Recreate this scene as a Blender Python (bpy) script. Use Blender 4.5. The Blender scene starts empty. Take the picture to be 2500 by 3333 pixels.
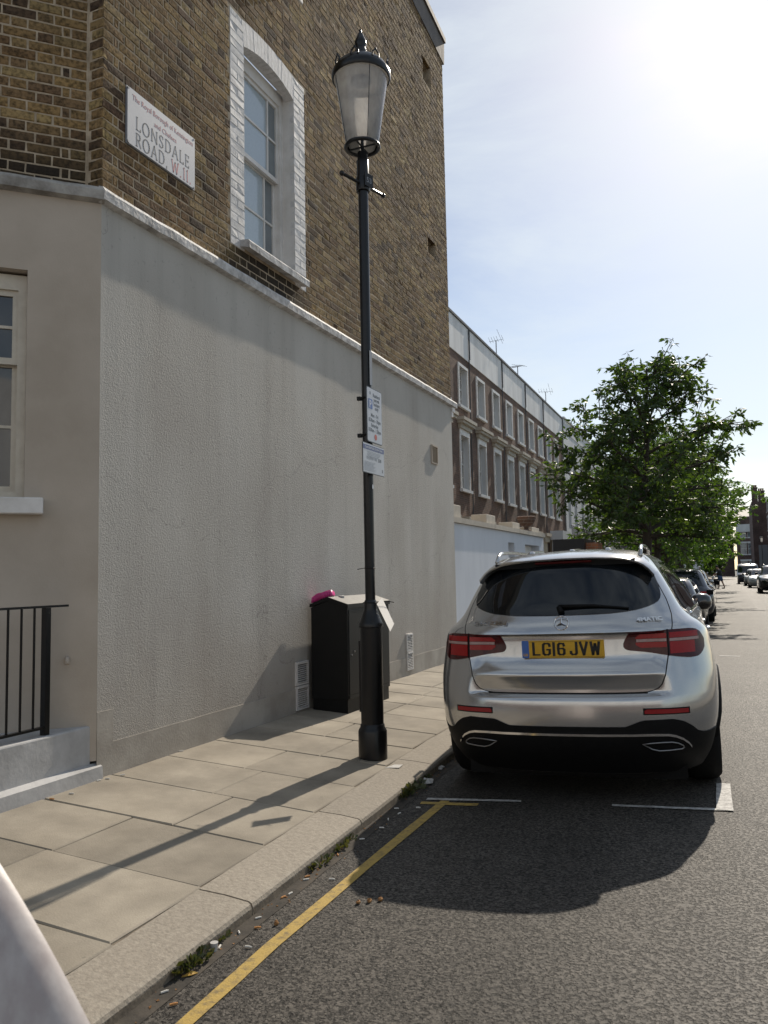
import bpy, math, random
import numpy as np
from mathutils import Vector, Matrix, noise

R = math.radians
sc = bpy.context.scene
C = sc.collection
random.seed(7)

# ------------------------------------------------------------------ camera
YAW, PITCH, ROLL, EYE = R(23.188), R(4.552), R(1.100), 1.5
fl = Vector((-math.sin(YAW), math.cos(YAW), 0)); rl = Vector((math.cos(YAW), math.sin(YAW), 0)); up = Vector((0, 0, 1))
fw = fl * math.cos(PITCH) + up * math.sin(PITCH)
u0 = -fl * math.sin(PITCH) + up * math.cos(PITCH)
cr, sr = math.cos(ROLL), math.sin(ROLL)
rc = rl * cr - u0 * sr
uc = rl * sr + u0 * cr
cam = bpy.data.cameras.new('camera')
camo = bpy.data.objects.new('camera', cam); C.objects.link(camo)
camo.matrix_world = Matrix(((rc.x, uc.x, -fw.x, 0), (rc.y, uc.y, -fw.y, 0), (rc.z, uc.z, -fw.z, EYE), (0, 0, 0, 1)))
cam.sensor_fit = 'VERTICAL'; cam.sensor_height = 36.0; cam.lens = 36.0 * 2600 / 3333
cam.clip_start = 0.05; cam.clip_end = 3000
cam.dof.use_dof = True; cam.dof.focus_distance = 6.5; cam.dof.aperture_fstop = 9.0
sc.camera = camo

# ------------------------------------------------------------------ light
SUN_AZ, SUN_EL = R(4.8), R(37.5)          # azimuth clockwise from +Y
world = bpy.data.worlds.new('World'); sc.world = world; world.use_nodes = True
wn, wl = world.node_tree.nodes, world.node_tree.links
wn.clear()
sky = wn.new('ShaderNodeTexSky'); sky.sky_type = 'NISHITA'; sky.sun_disc = False
sky.sun_elevation = SUN_EL; sky.sun_rotation = SUN_AZ
sky.air_density = 1.0; sky.dust_density = 0.6; sky.ozone_density = 0.4; sky.altitude = 30
bg = wn.new('ShaderNodeBackground'); bg.inputs['Strength'].default_value = 0.106
wo = wn.new('ShaderNodeOutputWorld')
tc = wn.new('ShaderNodeTexCoord'); mp = wn.new('ShaderNodeMapping'); mp.inputs['Scale'].default_value = (1.0, 1.6, 3.4); mp.inputs['Rotation'].default_value = (0.2, 0.1, 0.5)
nz = wn.new('ShaderNodeTexNoise'); nz.inputs['Scale'].default_value = 2.4; nz.inputs['Detail'].default_value = 9; nz.inputs['Roughness'].default_value = 0.62; nz.inputs['Distortion'].default_value = 0.35
ra = wn.new('ShaderNodeValToRGB'); ra.color_ramp.elements[0].position = 0.36; ra.color_ramp.elements[0].color = (0.06, 0.06, 0.06, 1); ra.color_ramp.elements[1].position = 0.70; ra.color_ramp.elements[1].color = (0.70, 0.70, 0.70, 1)
mx = wn.new('ShaderNodeMixRGB')
wl.new(tc.outputs['Generated'], mp.inputs['Vector']); wl.new(mp.outputs[0], nz.inputs['Vector']); wl.new(nz.outputs['Fac'], ra.inputs['Fac'])
wl.new(ra.outputs[0], mx.inputs['Fac']); wl.new(sky.outputs[0], mx.inputs[1]); mx.inputs[2].default_value = (8.0, 8.7, 9.0, 1)      # thin bright cirrus veil over the whole sky
wl.new(mx.outputs[0], bg.inputs['Color']); wl.new(bg.outputs[0], wo.inputs['Surface'])
sun = bpy.data.lights.new('sun', 'SUN'); sun.energy = 4.8; sun.angle = R(0.53); sun.color = (1.0, 0.90, 0.76)
suno = bpy.data.objects.new('sun', sun); C.objects.link(suno); suno.location = (2, 20, 30)
sd = Vector((math.sin(SUN_AZ) * math.cos(SUN_EL), math.cos(SUN_AZ) * math.cos(SUN_EL), math.sin(SUN_EL)))
suno.rotation_euler = sd.to_track_quat('Z', 'Y').to_euler()
vs = sc.view_settings; vs.view_transform = 'Standard'; vs.look = 'None'; vs.exposure = 0.0; vs.gamma = 1.0; vs.use_curve_mapping = False
sc.render.engine = 'CYCLES'
sc.cycles.use_denoising = True
sc.cycles.max_bounces = 8; sc.cycles.transparent_max_bounces = 16

# ------------------------------------------------------------------ materials
MATS = {}
def nodes_of(name):
    m = bpy.data.materials.new(name); m.use_nodes = True
    n, l = m.node_tree.nodes, m.node_tree.links
    n.clear()
    out = n.new('ShaderNodeOutputMaterial'); b = n.new('ShaderNodeBsdfPrincipled'); l.new(b.outputs[0], out.inputs[0])
    MATS[name] = m
    return m, n, l, b, out
def coords(n, l, kind):
    if kind == 'world':
        g = n.new('ShaderNodeNewGeometry'); return g.outputs['Position']
    t = n.new('ShaderNodeTexCoord'); return t.outputs['Object']
def pm(name, c1, c2=None, scale=8.0, rough=0.7, bump=0.0, bscale=None, metal=0.0, spec=0.5, coat=0.0, kind='world', detail=6, rnd=0.0, dist=0.004, stretch=None, lo=0.35, hi=0.65):
    """noise-mottled principled material: c1..c2 by noise, optional bump and per-object brightness change"""
    m, n, l, b, out = nodes_of(name)
    co = coords(n, l, kind)
    if stretch:
        mpn = n.new('ShaderNodeMapping'); mpn.inputs['Scale'].default_value = stretch; l.new(co, mpn.inputs[0]); co2 = mpn.outputs[0]
    else: co2 = co
    b.inputs['Roughness'].default_value = rough; b.inputs['Metallic'].default_value = metal
    b.inputs['Specular IOR Level'].default_value = spec; b.inputs['Coat Weight'].default_value = coat
    b.inputs['Coat Roughness'].default_value = 0.05
    if c2 is None: c2 = tuple(x * 0.85 for x in c1)
    t = n.new('ShaderNodeTexNoise'); t.inputs['Scale'].default_value = scale; t.inputs['Detail'].default_value = detail; t.inputs['Roughness'].default_value = 0.6
    l.new(co2, t.inputs['Vector'])
    r = n.new('ShaderNodeValToRGB'); r.color_ramp.elements[0].position = lo; r.color_ramp.elements[1].position = hi
    r.color_ramp.elements[0].color = (*c2, 1); r.color_ramp.elements[1].color = (*c1, 1)
    l.new(t.outputs['Fac'], r.inputs['Fac'])
    col = r.outputs[0]
    if rnd > 0:
        oi = n.new('ShaderNodeObjectInfo'); mr = n.new('ShaderNodeMapRange'); mr.inputs['To Min'].default_value = 1 - rnd; mr.inputs['To Max'].default_value = 1 + rnd
        l.new(oi.outputs['Random'], mr.inputs['Value'])
        mm = n.new('ShaderNodeMixRGB'); mm.blend_type = 'MULTIPLY'; mm.inputs['Fac'].default_value = 1
        l.new(col, mm.inputs[1]); l.new(mr.outputs[0], mm.inputs[2]); col = mm.outputs[0]
    l.new(col, b.inputs['Base Color'])
    if bump > 0:
        t2 = n.new('ShaderNodeTexNoise'); t2.inputs['Scale'].default_value = bscale or scale * 6; t2.inputs['Detail'].default_value = 5
        l.new(co, t2.inputs['Vector'])
        bp = n.new('ShaderNodeBump'); bp.inputs['Strength'].default_value = bump; bp.inputs['Distance'].default_value = dist
        l.new(t2.outputs['Fac'], bp.inputs['Height']); l.new(bp.outputs[0], b.inputs['Normal'])
    return m

def asphalt():
    m, n, l, b, out = nodes_of('asphalt')
    co = coords(n, l, 'world')
    def noise_(scale, detail=4, rough=.6):
        t = n.new('ShaderNodeTexNoise'); t.inputs['Scale'].default_value = scale; t.inputs['Detail'].default_value = detail; t.inputs['Roughness'].default_value = rough; l.new(co, t.inputs['Vector']); return t.outputs['Fac']
    def rng(sock, a, b_, c, d):
        r = n.new('ShaderNodeMapRange'); r.inputs['From Min'].default_value = a; r.inputs['From Max'].default_value = b_; r.inputs['To Min'].default_value = c; r.inputs['To Max'].default_value = d; l.new(sock, r.inputs['Value']); return r.outputs[0]
    def mul(a, b_):
        m_ = n.new('ShaderNodeMath'); m_.operation = 'MULTIPLY'; l.new(a, m_.inputs[0]); l.new(b_, m_.inputs[1]); return m_.outputs[0]
    v = n.new('ShaderNodeTexVoronoi'); v.inputs['Scale'].default_value = 105; l.new(co, v.inputs['Vector'])
    sep = n.new('ShaderNodeSeparateColor'); l.new(v.outputs['Color'], sep.inputs[0])
    stone = rng(sep.outputs[0], 0, 1, 0.25, 2.1)                       # each chipping has its own tone
    pit = rng(noise_(62, 3), 0.36, 0.52, 0.25, 1.0)                     # dark voids between chippings
    patch = rng(noise_(0.8, 7), 0.3, 0.7, 0.72, 1.28)
    patch2 = rng(noise_(0.16, 3), 0.35, 0.65, 0.85, 1.15)
    # darker oily stripe where engines stand, paler wheel tracks: along the street (Y)
    mpn = n.new('ShaderNodeMapping'); mpn.inputs['Scale'].default_value = (1.6, .10, 1); l.new(co, mpn.inputs[0])
    tk = n.new('ShaderNodeTexNoise'); tk.inputs['Scale'].default_value = 1.0; tk.inputs['Detail'].default_value = 4; l.new(mpn.outputs[0], tk.inputs['Vector'])
    track = rng(tk.outputs['Fac'], 0.3, 0.7, 0.80, 1.2)
    stain = rng(noise_(2.7, 6, .7), 0.60, 0.72, 1.0, 0.62)
    f = mul(mul(mul(stone, pit), mul(patch, patch2)), mul(track, stain))
    r = n.new('ShaderNodeMixRGB'); r.blend_type = 'MULTIPLY'; r.inputs['Fac'].default_value = 1; r.inputs[1].default_value = (0.056, 0.050, 0.043, 1); l.new(f, r.inputs[2])
    l.new(r.outputs[0], b.inputs['Base Color'])
    b.inputs['Roughness'].default_value = 0.62; b.inputs['Specular IOR Level'].default_value = 0.24
    h = n.new('ShaderNodeMath'); h.operation = 'MULTIPLY_ADD'; l.new(pit, h.inputs[0]); h.inputs[1].default_value = 0.8; l.new(sep.outputs[1], h.inputs[2])
    bp = n.new('ShaderNodeBump'); bp.inputs['Strength'].default_value = 0.8; bp.inputs['Distance'].default_value = 0.006
    l.new(h.outputs[0], bp.inputs['Height']); l.new(bp.outputs[0], b.inputs['Normal'])
asphalt()

def brick_mat(name, cols, soot=False):
    m, n, l, b, out = nodes_of(name)
    co = coords(n, l, 'world')
    g = n.new('ShaderNodeNewGeometry'); oi = n.new('ShaderNodeObjectInfo')
    s = n.new('ShaderNodeMath'); s.operation = 'MULTIPLY_ADD'; l.new(oi.outputs['Random'], s.inputs[0]); s.inputs[1].default_value = 7.31; l.new(g.outputs['Random Per Island'], s.inputs[2])
    fr = n.new('ShaderNodeMath'); fr.operation = 'FRACT'; l.new(s.outputs[0], fr.inputs[0])
    r = n.new('ShaderNodeValToRGB'); e = r.color_ramp.elements
    e[0].position = 0.0; e[0].color = (*cols[0], 1); e[1].position = 1.0; e[1].color = (*cols[-1], 1)
    for i, c in enumerate(cols[1:-1]):
        q = e.new((i + 1) / (len(cols) - 1)); q.color = (*c, 1)
    l.new(fr.outputs[0], r.inputs['Fac'])
    t = n.new('ShaderNodeTexNoise'); t.inputs['Scale'].default_value = 38; t.inputs['Detail'].default_value = 5; l.new(co, t.inputs['Vector'])
    mr = n.new('ShaderNodeMapRange'); mr.inputs['From Min'].default_value = 0.3; mr.inputs['From Max'].default_value = 0.6; mr.inputs['To Min'].default_value = 0.35; mr.inputs['To Max'].default_value = 1.2; l.new(t.outputs['Fac'], mr.inputs['Value'])
    mm = n.new('ShaderNodeMixRGB'); mm.blend_type = 'MULTIPLY'; mm.inputs['Fac'].default_value = 1; l.new(r.outputs[0], mm.inputs[1]); l.new(mr.outputs[0], mm.inputs[2])
    # broad weathering
    t3 = n.new('ShaderNodeTexNoise'); t3.inputs['Scale'].default_value = 1.1; t3.inputs['Detail'].default_value = 4; l.new(co, t3.inputs['Vector'])
    m3 = n.new('ShaderNodeMapRange'); m3.inputs['From Min'].default_value = 0.35; m3.inputs['From Max'].default_value = 0.65; m3.inputs['To Min'].default_value = 0.72; m3.inputs['To Max'].default_value = 1.15; l.new(t3.outputs['Fac'], m3.inputs['Value'])
    m4 = n.new('ShaderNodeMixRGB'); m4.blend_type = 'MULTIPLY'; m4.inputs['Fac'].default_value = 1; l.new(mm.outputs[0], m4.inputs[1]); l.new(m3.outputs[0], m4.inputs[2])
    col = m4.outputs[0]
    if soot: col = soot_stain(n, l, co, col)
    l.new(col, b.inputs['Base Color'])
    b.inputs['Roughness'].default_value = 0.9; b.inputs['Specular IOR Level'].default_value = 0.25
    bp = n.new('ShaderNodeBump'); bp.inputs['Strength'].default_value = 0.8; bp.inputs['Distance'].default_value = 0.006
    t2 = n.new('ShaderNodeTexNoise'); t2.inputs['Scale'].default_value = 55; t2.inputs['Detail'].default_value = 6; l.new(co, t2.inputs['Vector'])
    l.new(t2.outputs['Fac'], bp.inputs['Height']); l.new(bp.outputs[0], b.inputs['Normal'])
    return m
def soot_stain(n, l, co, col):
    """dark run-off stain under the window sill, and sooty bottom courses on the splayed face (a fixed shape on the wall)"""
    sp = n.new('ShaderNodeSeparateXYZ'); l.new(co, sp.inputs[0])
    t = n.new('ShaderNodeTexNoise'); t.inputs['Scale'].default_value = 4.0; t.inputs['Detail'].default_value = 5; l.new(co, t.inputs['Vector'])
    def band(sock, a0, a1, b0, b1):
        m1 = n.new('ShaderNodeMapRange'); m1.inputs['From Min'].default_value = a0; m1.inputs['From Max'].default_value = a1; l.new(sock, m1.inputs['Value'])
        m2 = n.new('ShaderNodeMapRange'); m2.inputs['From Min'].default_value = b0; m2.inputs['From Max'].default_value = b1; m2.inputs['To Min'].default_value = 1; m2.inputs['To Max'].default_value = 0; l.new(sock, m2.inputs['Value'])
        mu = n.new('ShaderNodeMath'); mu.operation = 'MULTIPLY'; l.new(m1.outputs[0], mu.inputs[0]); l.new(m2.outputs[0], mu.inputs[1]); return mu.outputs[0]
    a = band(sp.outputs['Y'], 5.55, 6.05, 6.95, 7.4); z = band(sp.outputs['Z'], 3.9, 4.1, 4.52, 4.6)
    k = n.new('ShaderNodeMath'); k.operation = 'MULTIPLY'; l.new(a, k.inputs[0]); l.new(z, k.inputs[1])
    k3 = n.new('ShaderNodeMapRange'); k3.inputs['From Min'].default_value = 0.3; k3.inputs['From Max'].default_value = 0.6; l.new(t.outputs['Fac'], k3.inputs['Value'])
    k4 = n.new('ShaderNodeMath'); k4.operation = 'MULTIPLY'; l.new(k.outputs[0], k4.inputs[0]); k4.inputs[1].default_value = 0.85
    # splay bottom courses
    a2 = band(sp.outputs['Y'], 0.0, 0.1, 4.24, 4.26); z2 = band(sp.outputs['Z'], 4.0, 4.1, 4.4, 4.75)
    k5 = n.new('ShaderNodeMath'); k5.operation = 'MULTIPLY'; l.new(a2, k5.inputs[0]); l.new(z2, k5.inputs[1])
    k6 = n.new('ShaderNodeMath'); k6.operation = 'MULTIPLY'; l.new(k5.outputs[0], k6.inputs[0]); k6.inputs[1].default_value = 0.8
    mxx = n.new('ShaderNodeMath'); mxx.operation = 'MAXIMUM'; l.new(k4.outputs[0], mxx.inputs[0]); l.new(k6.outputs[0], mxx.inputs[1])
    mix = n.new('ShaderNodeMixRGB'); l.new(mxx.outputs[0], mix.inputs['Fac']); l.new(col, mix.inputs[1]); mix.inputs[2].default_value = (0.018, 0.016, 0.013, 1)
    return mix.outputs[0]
brick_mat('stock_brick', [(0.060, 0.042, 0.030), (0.15, 0.090, 0.044), (0.25, 0.165, 0.070), (0.19, 0.12, 0.056), (0.29, 0.21, 0.095), (0.11, 0.066, 0.040), (0.24, 0.16, 0.074), (0.17, 0.105, 0.054)], soot=True)
brick_mat('red_brick', [(0.16, 0.055, 0.03), (0.22, 0.08, 0.045)])
pm('mortar', (0.50, 0.41, 0.30), (0.29, 0.23, 0.16), 9, 0.95, 0.7, 80)
pm('white_paint_brick', (0.66, 0.65, 0.65), (0.52, 0.51, 0.50), 22, 0.7, 0.6, 60, rnd=0.06)
pm('white_paint', (0.72, 0.70, 0.68), (0.60, 0.58, 0.55), 6, 0.5, 0.15, 40)
pm('grey_paint', (0.47, 0.465, 0.46), (0.33, 0.325, 0.32), 5, 0.6, 0.5, 30, lo=.3, hi=.7)
pm('cream_frame', (0.60, 0.55, 0.46), (0.50, 0.45, 0.37), 9, 0.5, 0.1)
pm('stone_course', (0.42, 0.40, 0.37), (0.20, 0.185, 0.165), 7, 0.8, 0.7, 28)
pm('stone_course_white', (0.62, 0.61, 0.60), (0.30, 0.29, 0.28), 9, 0.7, 0.9, 26, dist=0.012)
pm('splay_render', (0.49, 0.425, 0.355), (0.41, 0.35, 0.285), 1.6, 0.9, 0.25, 90)
pm('plinth_render', (0.43, 0.395, 0.345), (0.31, 0.28, 0.24), 3.2, 0.9, 0.4, 60)

def roughcast():
    m, n, l, b, out = nodes_of('roughcast_render')
    co = coords(n, l, 'world')
    t = n.new('ShaderNodeTexNoise'); t.inputs['Scale'].default_value = 1.3; t.inputs['Detail'].default_value = 7
    mpn = n.new('ShaderNodeMapping'); mpn.inputs['Scale'].default_value = (1, 1, 0.45); l.new(co, mpn.inputs[0]); l.new(mpn.outputs[0], t.inputs['Vector'])
    r = n.new('ShaderNodeValToRGB'); e = r.color_ramp.elements; e[0].position = 0.36; e[0].color = (0.39, 0.365, 0.33, 1); e[1].position = 0.66; e[1].color = (0.47, 0.45, 0.415, 1)
    l.new(t.outputs['Fac'], r.inputs['Fac'])
    # grime near the foot
    sp = n.new('ShaderNodeSeparateXYZ'); l.new(co, sp.inputs[0])
    t5 = n.new('ShaderNodeTexNoise'); t5.inputs['Scale'].default_value = 5; l.new(co, t5.inputs['Vector'])
    zz = n.new('ShaderNodeMath'); zz.operation = 'MULTIPLY_ADD'; l.new(t5.outputs['Fac'], zz.inputs[0]); zz.inputs[1].default_value = -0.9; l.new(sp.outputs['Z'], zz.inputs[2])
    mg = n.new('ShaderNodeMapRange'); mg.inputs['From Min'].default_value = -0.4; mg.inputs['From Max'].default_value = 1.1; mg.inputs['To Min'].default_value = 0.55; mg.inputs['To Max'].default_value = 0.0; l.new(zz.outputs[0], mg.inputs['Value'])
    mixg = n.new('ShaderNodeMixRGB'); l.new(mg.outputs[0], mixg.inputs['Fac']); l.new(r.outputs[0], mixg.inputs[1]); mixg.inputs[2].default_value = (0.31, 0.27, 0.225, 1)
    t6 = n.new('ShaderNodeTexNoise'); t6.inputs['Scale'].default_value = 26; t6.inputs['Detail'].default_value = 6; l.new(co, t6.inputs['Vector'])
    sp6 = n.new('ShaderNodeMapRange'); sp6.inputs['From Min'].default_value = 0.62; sp6.inputs['From Max'].default_value = 0.74; sp6.inputs['To Min'].default_value = 1.0; sp6.inputs['To Max'].default_value = 0.80; l.new(t6.outputs['Fac'], sp6.inputs['Value'])
    mx6 = n.new('ShaderNodeMixRGB'); mx6.blend_type = 'MULTIPLY'; mx6.inputs['Fac'].default_value = 1; l.new(mixg.outputs[0], mx6.inputs[1]); l.new(sp6.outputs[0], mx6.inputs[2])
    # rain streaks and hairline cracks
    m7 = n.new('ShaderNodeMapping'); m7.inputs['Scale'].default_value = (5, 5, .22); l.new(co, m7.inputs[0])
    t7 = n.new('ShaderNodeTexNoise'); t7.inputs['Scale'].default_value = 1.0; t7.inputs['Detail'].default_value = 6; t7.inputs['Roughness'].default_value = .65; l.new(m7.outputs[0], t7.inputs['Vector'])
    s7 = n.new('ShaderNodeMapRange'); s7.inputs['From Min'].default_value = 0.5; s7.inputs['From Max'].default_value = 0.75; s7.inputs['To Min'].default_value = 1.0; s7.inputs['To Max'].default_value = 0.87; l.new(t7.outputs['Fac'], s7.inputs['Value'])
    v8 = n.new('ShaderNodeTexVoronoi'); v8.feature = 'DISTANCE_TO_EDGE'; v8.inputs['Scale'].default_value = .42
    n8 = n.new('ShaderNodeTexNoise'); n8.inputs['Scale'].default_value = 3; n8.inputs['Detail'].default_value = 5; l.new(co, n8.inputs['Vector'])
    a8 = n.new('ShaderNodeVectorMath'); a8.operation = 'MULTIPLY_ADD'; l.new(n8.outputs['Color'], a8.inputs[0]); a8.inputs[1].default_value = (.5, .5, .5); l.new(co, a8.inputs[2]); l.new(a8.outputs[0], v8.inputs['Vector'])
    s8 = n.new('ShaderNodeMapRange'); s8.inputs['From Min'].default_value = 0.0; s8.inputs['From Max'].default_value = 0.0022; s8.inputs['To Min'].default_value = 0.72; s8.inputs['To Max'].default_value = 1.0; l.new(v8.outputs['Distance'], s8.inputs['Value'])
    x8 = n.new('ShaderNodeMath'); x8.operation = 'MULTIPLY'; l.new(s7.outputs[0], x8.inputs[0]); l.new(s8.outputs[0], x8.inputs[1])
    mx9 = n.new('ShaderNodeMixRGB'); mx9.blend_type = 'MULTIPLY'; mx9.inputs['Fac'].default_value = 1; l.new(mx6.outputs[0], mx9.inputs[1]); l.new(x8.outputs[0], mx9.inputs[2])
    l.new(mx9.outputs[0], b.inputs['Base Color']); b.inputs['Roughness'].default_value = 0.85; b.inputs['Specular IOR Level'].default_value = 0.3
    # roughcast relief, smoother towards the top of the wall
    v = n.new('ShaderNodeTexVoronoi'); v.inputs['Scale'].default_value = 135; v.feature = 'SMOOTH_F1'
    nd = n.new('ShaderNodeTexNoise'); nd.inputs['Scale'].default_value = 55; nd.inputs['Detail'].default_value = 4; l.new(co, nd.inputs['Vector'])
    va = n.new('ShaderNodeVectorMath'); va.operation = 'MULTIPLY_ADD'; l.new(nd.outputs['Color'], va.inputs[0]); va.inputs[1].default_value = (0.015, 0.015, 0.015); l.new(co, va.inputs[2]); l.new(va.outputs[0], v.inputs['Vector'])
    hh = n.new('ShaderNodeMath'); hh.operation = 'MULTIPLY_ADD'; l.new(v.outputs['Distance'], hh.inputs[0]); hh.inputs[1].default_value = -0.8; l.new(nd.outputs['Fac'], hh.inputs[2])
    zn = n.new('ShaderNodeMath'); zn.operation = 'MULTIPLY_ADD'; l.new(t.outputs['Fac'], zn.inputs[0]); zn.inputs[1].default_value = 1.6; l.new(sp.outputs['Z'], zn.inputs[2])
    st = n.new('ShaderNodeMapRange'); st.inputs['From Min'].default_value = 3.9; st.inputs['From Max'].default_value = 4.6; st.inputs['To Min'].default_value = 0.62; st.inputs['To Max'].default_value = 0.22; l.new(zn.outputs[0], st.inputs['Value'])
    bp = n.new('ShaderNodeBump'); bp.inputs['Distance'].default_value = 0.0065; l.new(st.outputs[0], bp.inputs['Strength'])
    l.new(hh.outputs[0], bp.inputs['Height']); l.new(bp.outputs[0], b.inputs['Normal'])
roughcast()
pm('paving_stone', (0.33, 0.29, 0.23), (0.22, 0.19, 0.147), 2.3, 0.85, 0.4, 110, rnd=0.13, lo=.3, hi=.7)
def spots(name, scale, radius, dark, light):
    """chewing-gum spots and dirt freckles on the paving"""
    m = MATS[name]; n, l = m.node_tree.nodes, m.node_tree.links
    b = next(x for x in n if x.type == 'BSDF_PRINCIPLED'); src = b.inputs['Base Color'].links[0].from_socket
    g = n.new('ShaderNodeNewGeometry'); v = n.new('ShaderNodeTexVoronoi'); v.inputs['Scale'].default_value = scale; l.new(g.outputs['Position'], v.inputs['Vector'])
    sp = n.new('ShaderNodeSeparateColor'); l.new(v.outputs['Color'], sp.inputs[0])
    rr = n.new('ShaderNodeMath'); rr.operation = 'MULTIPLY'; l.new(sp.outputs[0], rr.inputs[0]); rr.inputs[1].default_value = radius
    lt = n.new('ShaderNodeMath'); lt.operation = 'LESS_THAN'; l.new(v.outputs['Distance'], lt.inputs[0]); l.new(rr.outputs[0], lt.inputs[1])
    pick = n.new('ShaderNodeMath'); pick.operation = 'GREATER_THAN'; l.new(sp.outputs[1], pick.inputs[0]); pick.inputs[1].default_value = .55
    fac = n.new('ShaderNodeMath'); fac.operation = 'MULTIPLY'; l.new(lt.outputs[0], fac.inputs[0]); fac.inputs[1].default_value = .55
    cm = n.new('ShaderNodeMixRGB'); l.new(pick.outputs[0], cm.inputs['Fac']); cm.inputs[1].default_value = (*dark, 1); cm.inputs[2].default_value = (*light, 1)
    mx = n.new('ShaderNodeMixRGB'); l.new(fac.outputs[0], mx.inputs['Fac']); l.new(src, mx.inputs[1]); l.new(cm.outputs[0], mx.inputs[2])
    t = n.new('ShaderNodeTexNoise'); t.inputs['Scale'].default_value = 1.1; t.inputs['Detail'].default_value = 8; t.inputs['Roughness'].default_value = .7; l.new(g.outputs['Position'], t.inputs['Vector'])
    mr = n.new('ShaderNodeMapRange'); mr.inputs['From Min'].default_value = .4; mr.inputs['From Max'].default_value = .68; mr.inputs['To Min'].default_value = 1.05; mr.inputs['To Max'].default_value = .70; l.new(t.outputs['Fac'], mr.inputs['Value'])
    m2 = n.new('ShaderNodeMixRGB'); m2.blend_type = 'MULTIPLY'; m2.inputs['Fac'].default_value = 1; l.new(mx.outputs[0], m2.inputs[1]); l.new(mr.outputs[0], m2.inputs[2]); l.new(m2.outputs[0], b.inputs['Base Color'])
spots('paving_stone', 5.0, .085, (.16, .14, .11), (.46, .43, .37))
pm('kerb_granite', (0.30, 0.265, 0.215), (0.225, 0.195, 0.157), 40, 0.85, 0.5, 70, rnd=0.08, dist=0.008)
pm('joint_dirt', (0.21, 0.175, 0.13), (0.11, 0.09, 0.068), 12, 0.95, 0.5, 60)
pm('earth_ground', (0.12, 0.115, 0.105), (0.08, 0.078, 0.07), 0.4, 0.9)
pm('yellow_paint', (0.40, 0.27, 0.065), (0.17, 0.125, 0.055), 30, 0.75, 0.6, 110, detail=9, lo=.30, hi=.52)
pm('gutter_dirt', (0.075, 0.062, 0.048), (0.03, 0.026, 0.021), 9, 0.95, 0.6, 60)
pm('white_road_paint', (0.55, 0.54, 0.51), (0.22, 0.21, 0.20), 30, 0.7, 0.6, 160)
pm('black_iron', (0.007, 0.007, 0.008), (0.005, 0.005, 0.005), 9, 0.30, 0.12, 30, spec=0.4, kind='object')
pm('black_metal', (0.008, 0.008, 0.008), (0.006, 0.006, 0.006), 9, 0.5, 0.1, 40, spec=0.3)
pm('cabinet_roof_lit', (0.13, 0.125, 0.115), (0.09, 0.085, 0.08), 14, 0.55, 0.2)
pm('sign_white', (0.48, 0.49, 0.52), (0.44, 0.45, 0.48), 9, 0.35)
pm('sign_red', (0.40, 0.05, 0.06), None, 9, 0.4)
pm('sign_dark', (0.045, 0.05, 0.055), None, 9, 0.35)
pm('sign_grey', (0.22, 0.23, 0.25), None, 9, 0.45)
pm('sign_blue', (0.03, 0.09, 0.30), None, 9, 0.35)
pm('sign_navy', (0.04, 0.06, 0.18), None, 9, 0.35)
pm('sticker_red', (0.55, 0.12, 0.08), (0.4, 0.08, 0.06), 60, 0.5)
pm('card_white', (0.86, 0.85, 0.82), (0.82, 0.81, 0.78), 12, 0.6)
pm('pink_plastic', (0.62, 0.05, 0.25), (0.5, 0.03, 0.19), 15, 0.4)
pm('lamp_cap_inner', (0.62, 0.60, 0.56), None, 9, 0.5)
pm('blue_white_render', (0.60, 0.63, 0.68), (0.52, 0.55, 0.60), 1.4, 0.8, 0.2, 60, stretch=(1, 1, .4))
pm('stucco_white', (0.64, 0.65, 0.66), (0.54, 0.55, 0.56), 1.3, 0.8, 0.15, 30, stretch=(1, 1, .4))
pm('parapet_white', (0.80, 0.80, 0.80), (0.62, 0.62, 0.62), 1.1, 0.8, 0.1, 30, stretch=(1, 1.6, .22))
pm('coping_cream', (0.50, 0.45, 0.38), (0.40, 0.36, 0.30), 5, 0.8, 0.2, rnd=.1)
pm('lead_dark', (0.07, 0.07, 0.075), None, 5, 0.6)
pm('slate', (0.13, 0.115, 0.10), (0.08, 0.07, 0.065), 5, 0.7, 0.4, 12)
pm('hoarding_black', (0.016, 0.015, 0.016), None, 4, 0.7)
pm('car_silver', (0.48, 0.478, 0.474), (0.46, 0.458, 0.454), 300, 0.19, metal=0.78, coat=0.9, kind='object')
pm('car_black', (0.008, 0.008, 0.010), None, 4, 0.25, coat=1.0, kind='object')
pm('car_navy', (0.012, 0.016, 0.026), None, 4, 0.25, coat=1.0, kind='object')
pm('car_grey', (0.18, 0.19, 0.19), None, 4, 0.3, metal=0.5, coat=0.8, kind='object')
pm('car_pale', (0.52, 0.53, 0.53), None, 4, 0.3, metal=0.5, coat=0.8, kind='object')
pm('car_glass', (0.006, 0.008, 0.010), None, 4, 0.04, spec=0.6, kind='object')
pm('car_glass_side', (0.010, 0.010, 0.010), None, 4, 0.05, spec=0.6, kind='object')
pm('car_plastic', (0.005, 0.005, 0.005), (0.007, 0.007, 0.007), 30, 0.6, 0.2, 200, spec=0.15, kind='object')
pm('rubber', (0.009, 0.009, 0.009), None, 30, 0.8, 0.3, 60, spec=0.2, kind='object')
pm('chrome', (0.75, 0.75, 0.76), None, 4, 0.08, metal=1.0, kind='object')
pm('alloy', (0.42, 0.42, 0.43), None, 4, 0.3, metal=0.9, kind='object')
pm('lamp_dark_red', (0.06, 0.002, 0.003), (0.04, 0.002, 0.003), 20, 0.12, spec=0.35, kind='object')
pm('lamp_red', (0.36, 0.012, 0.012), (0.24, 0.008, 0.008), 90, 0.2, spec=0.3, kind='object', stretch=(1, 1, 4))
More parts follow.
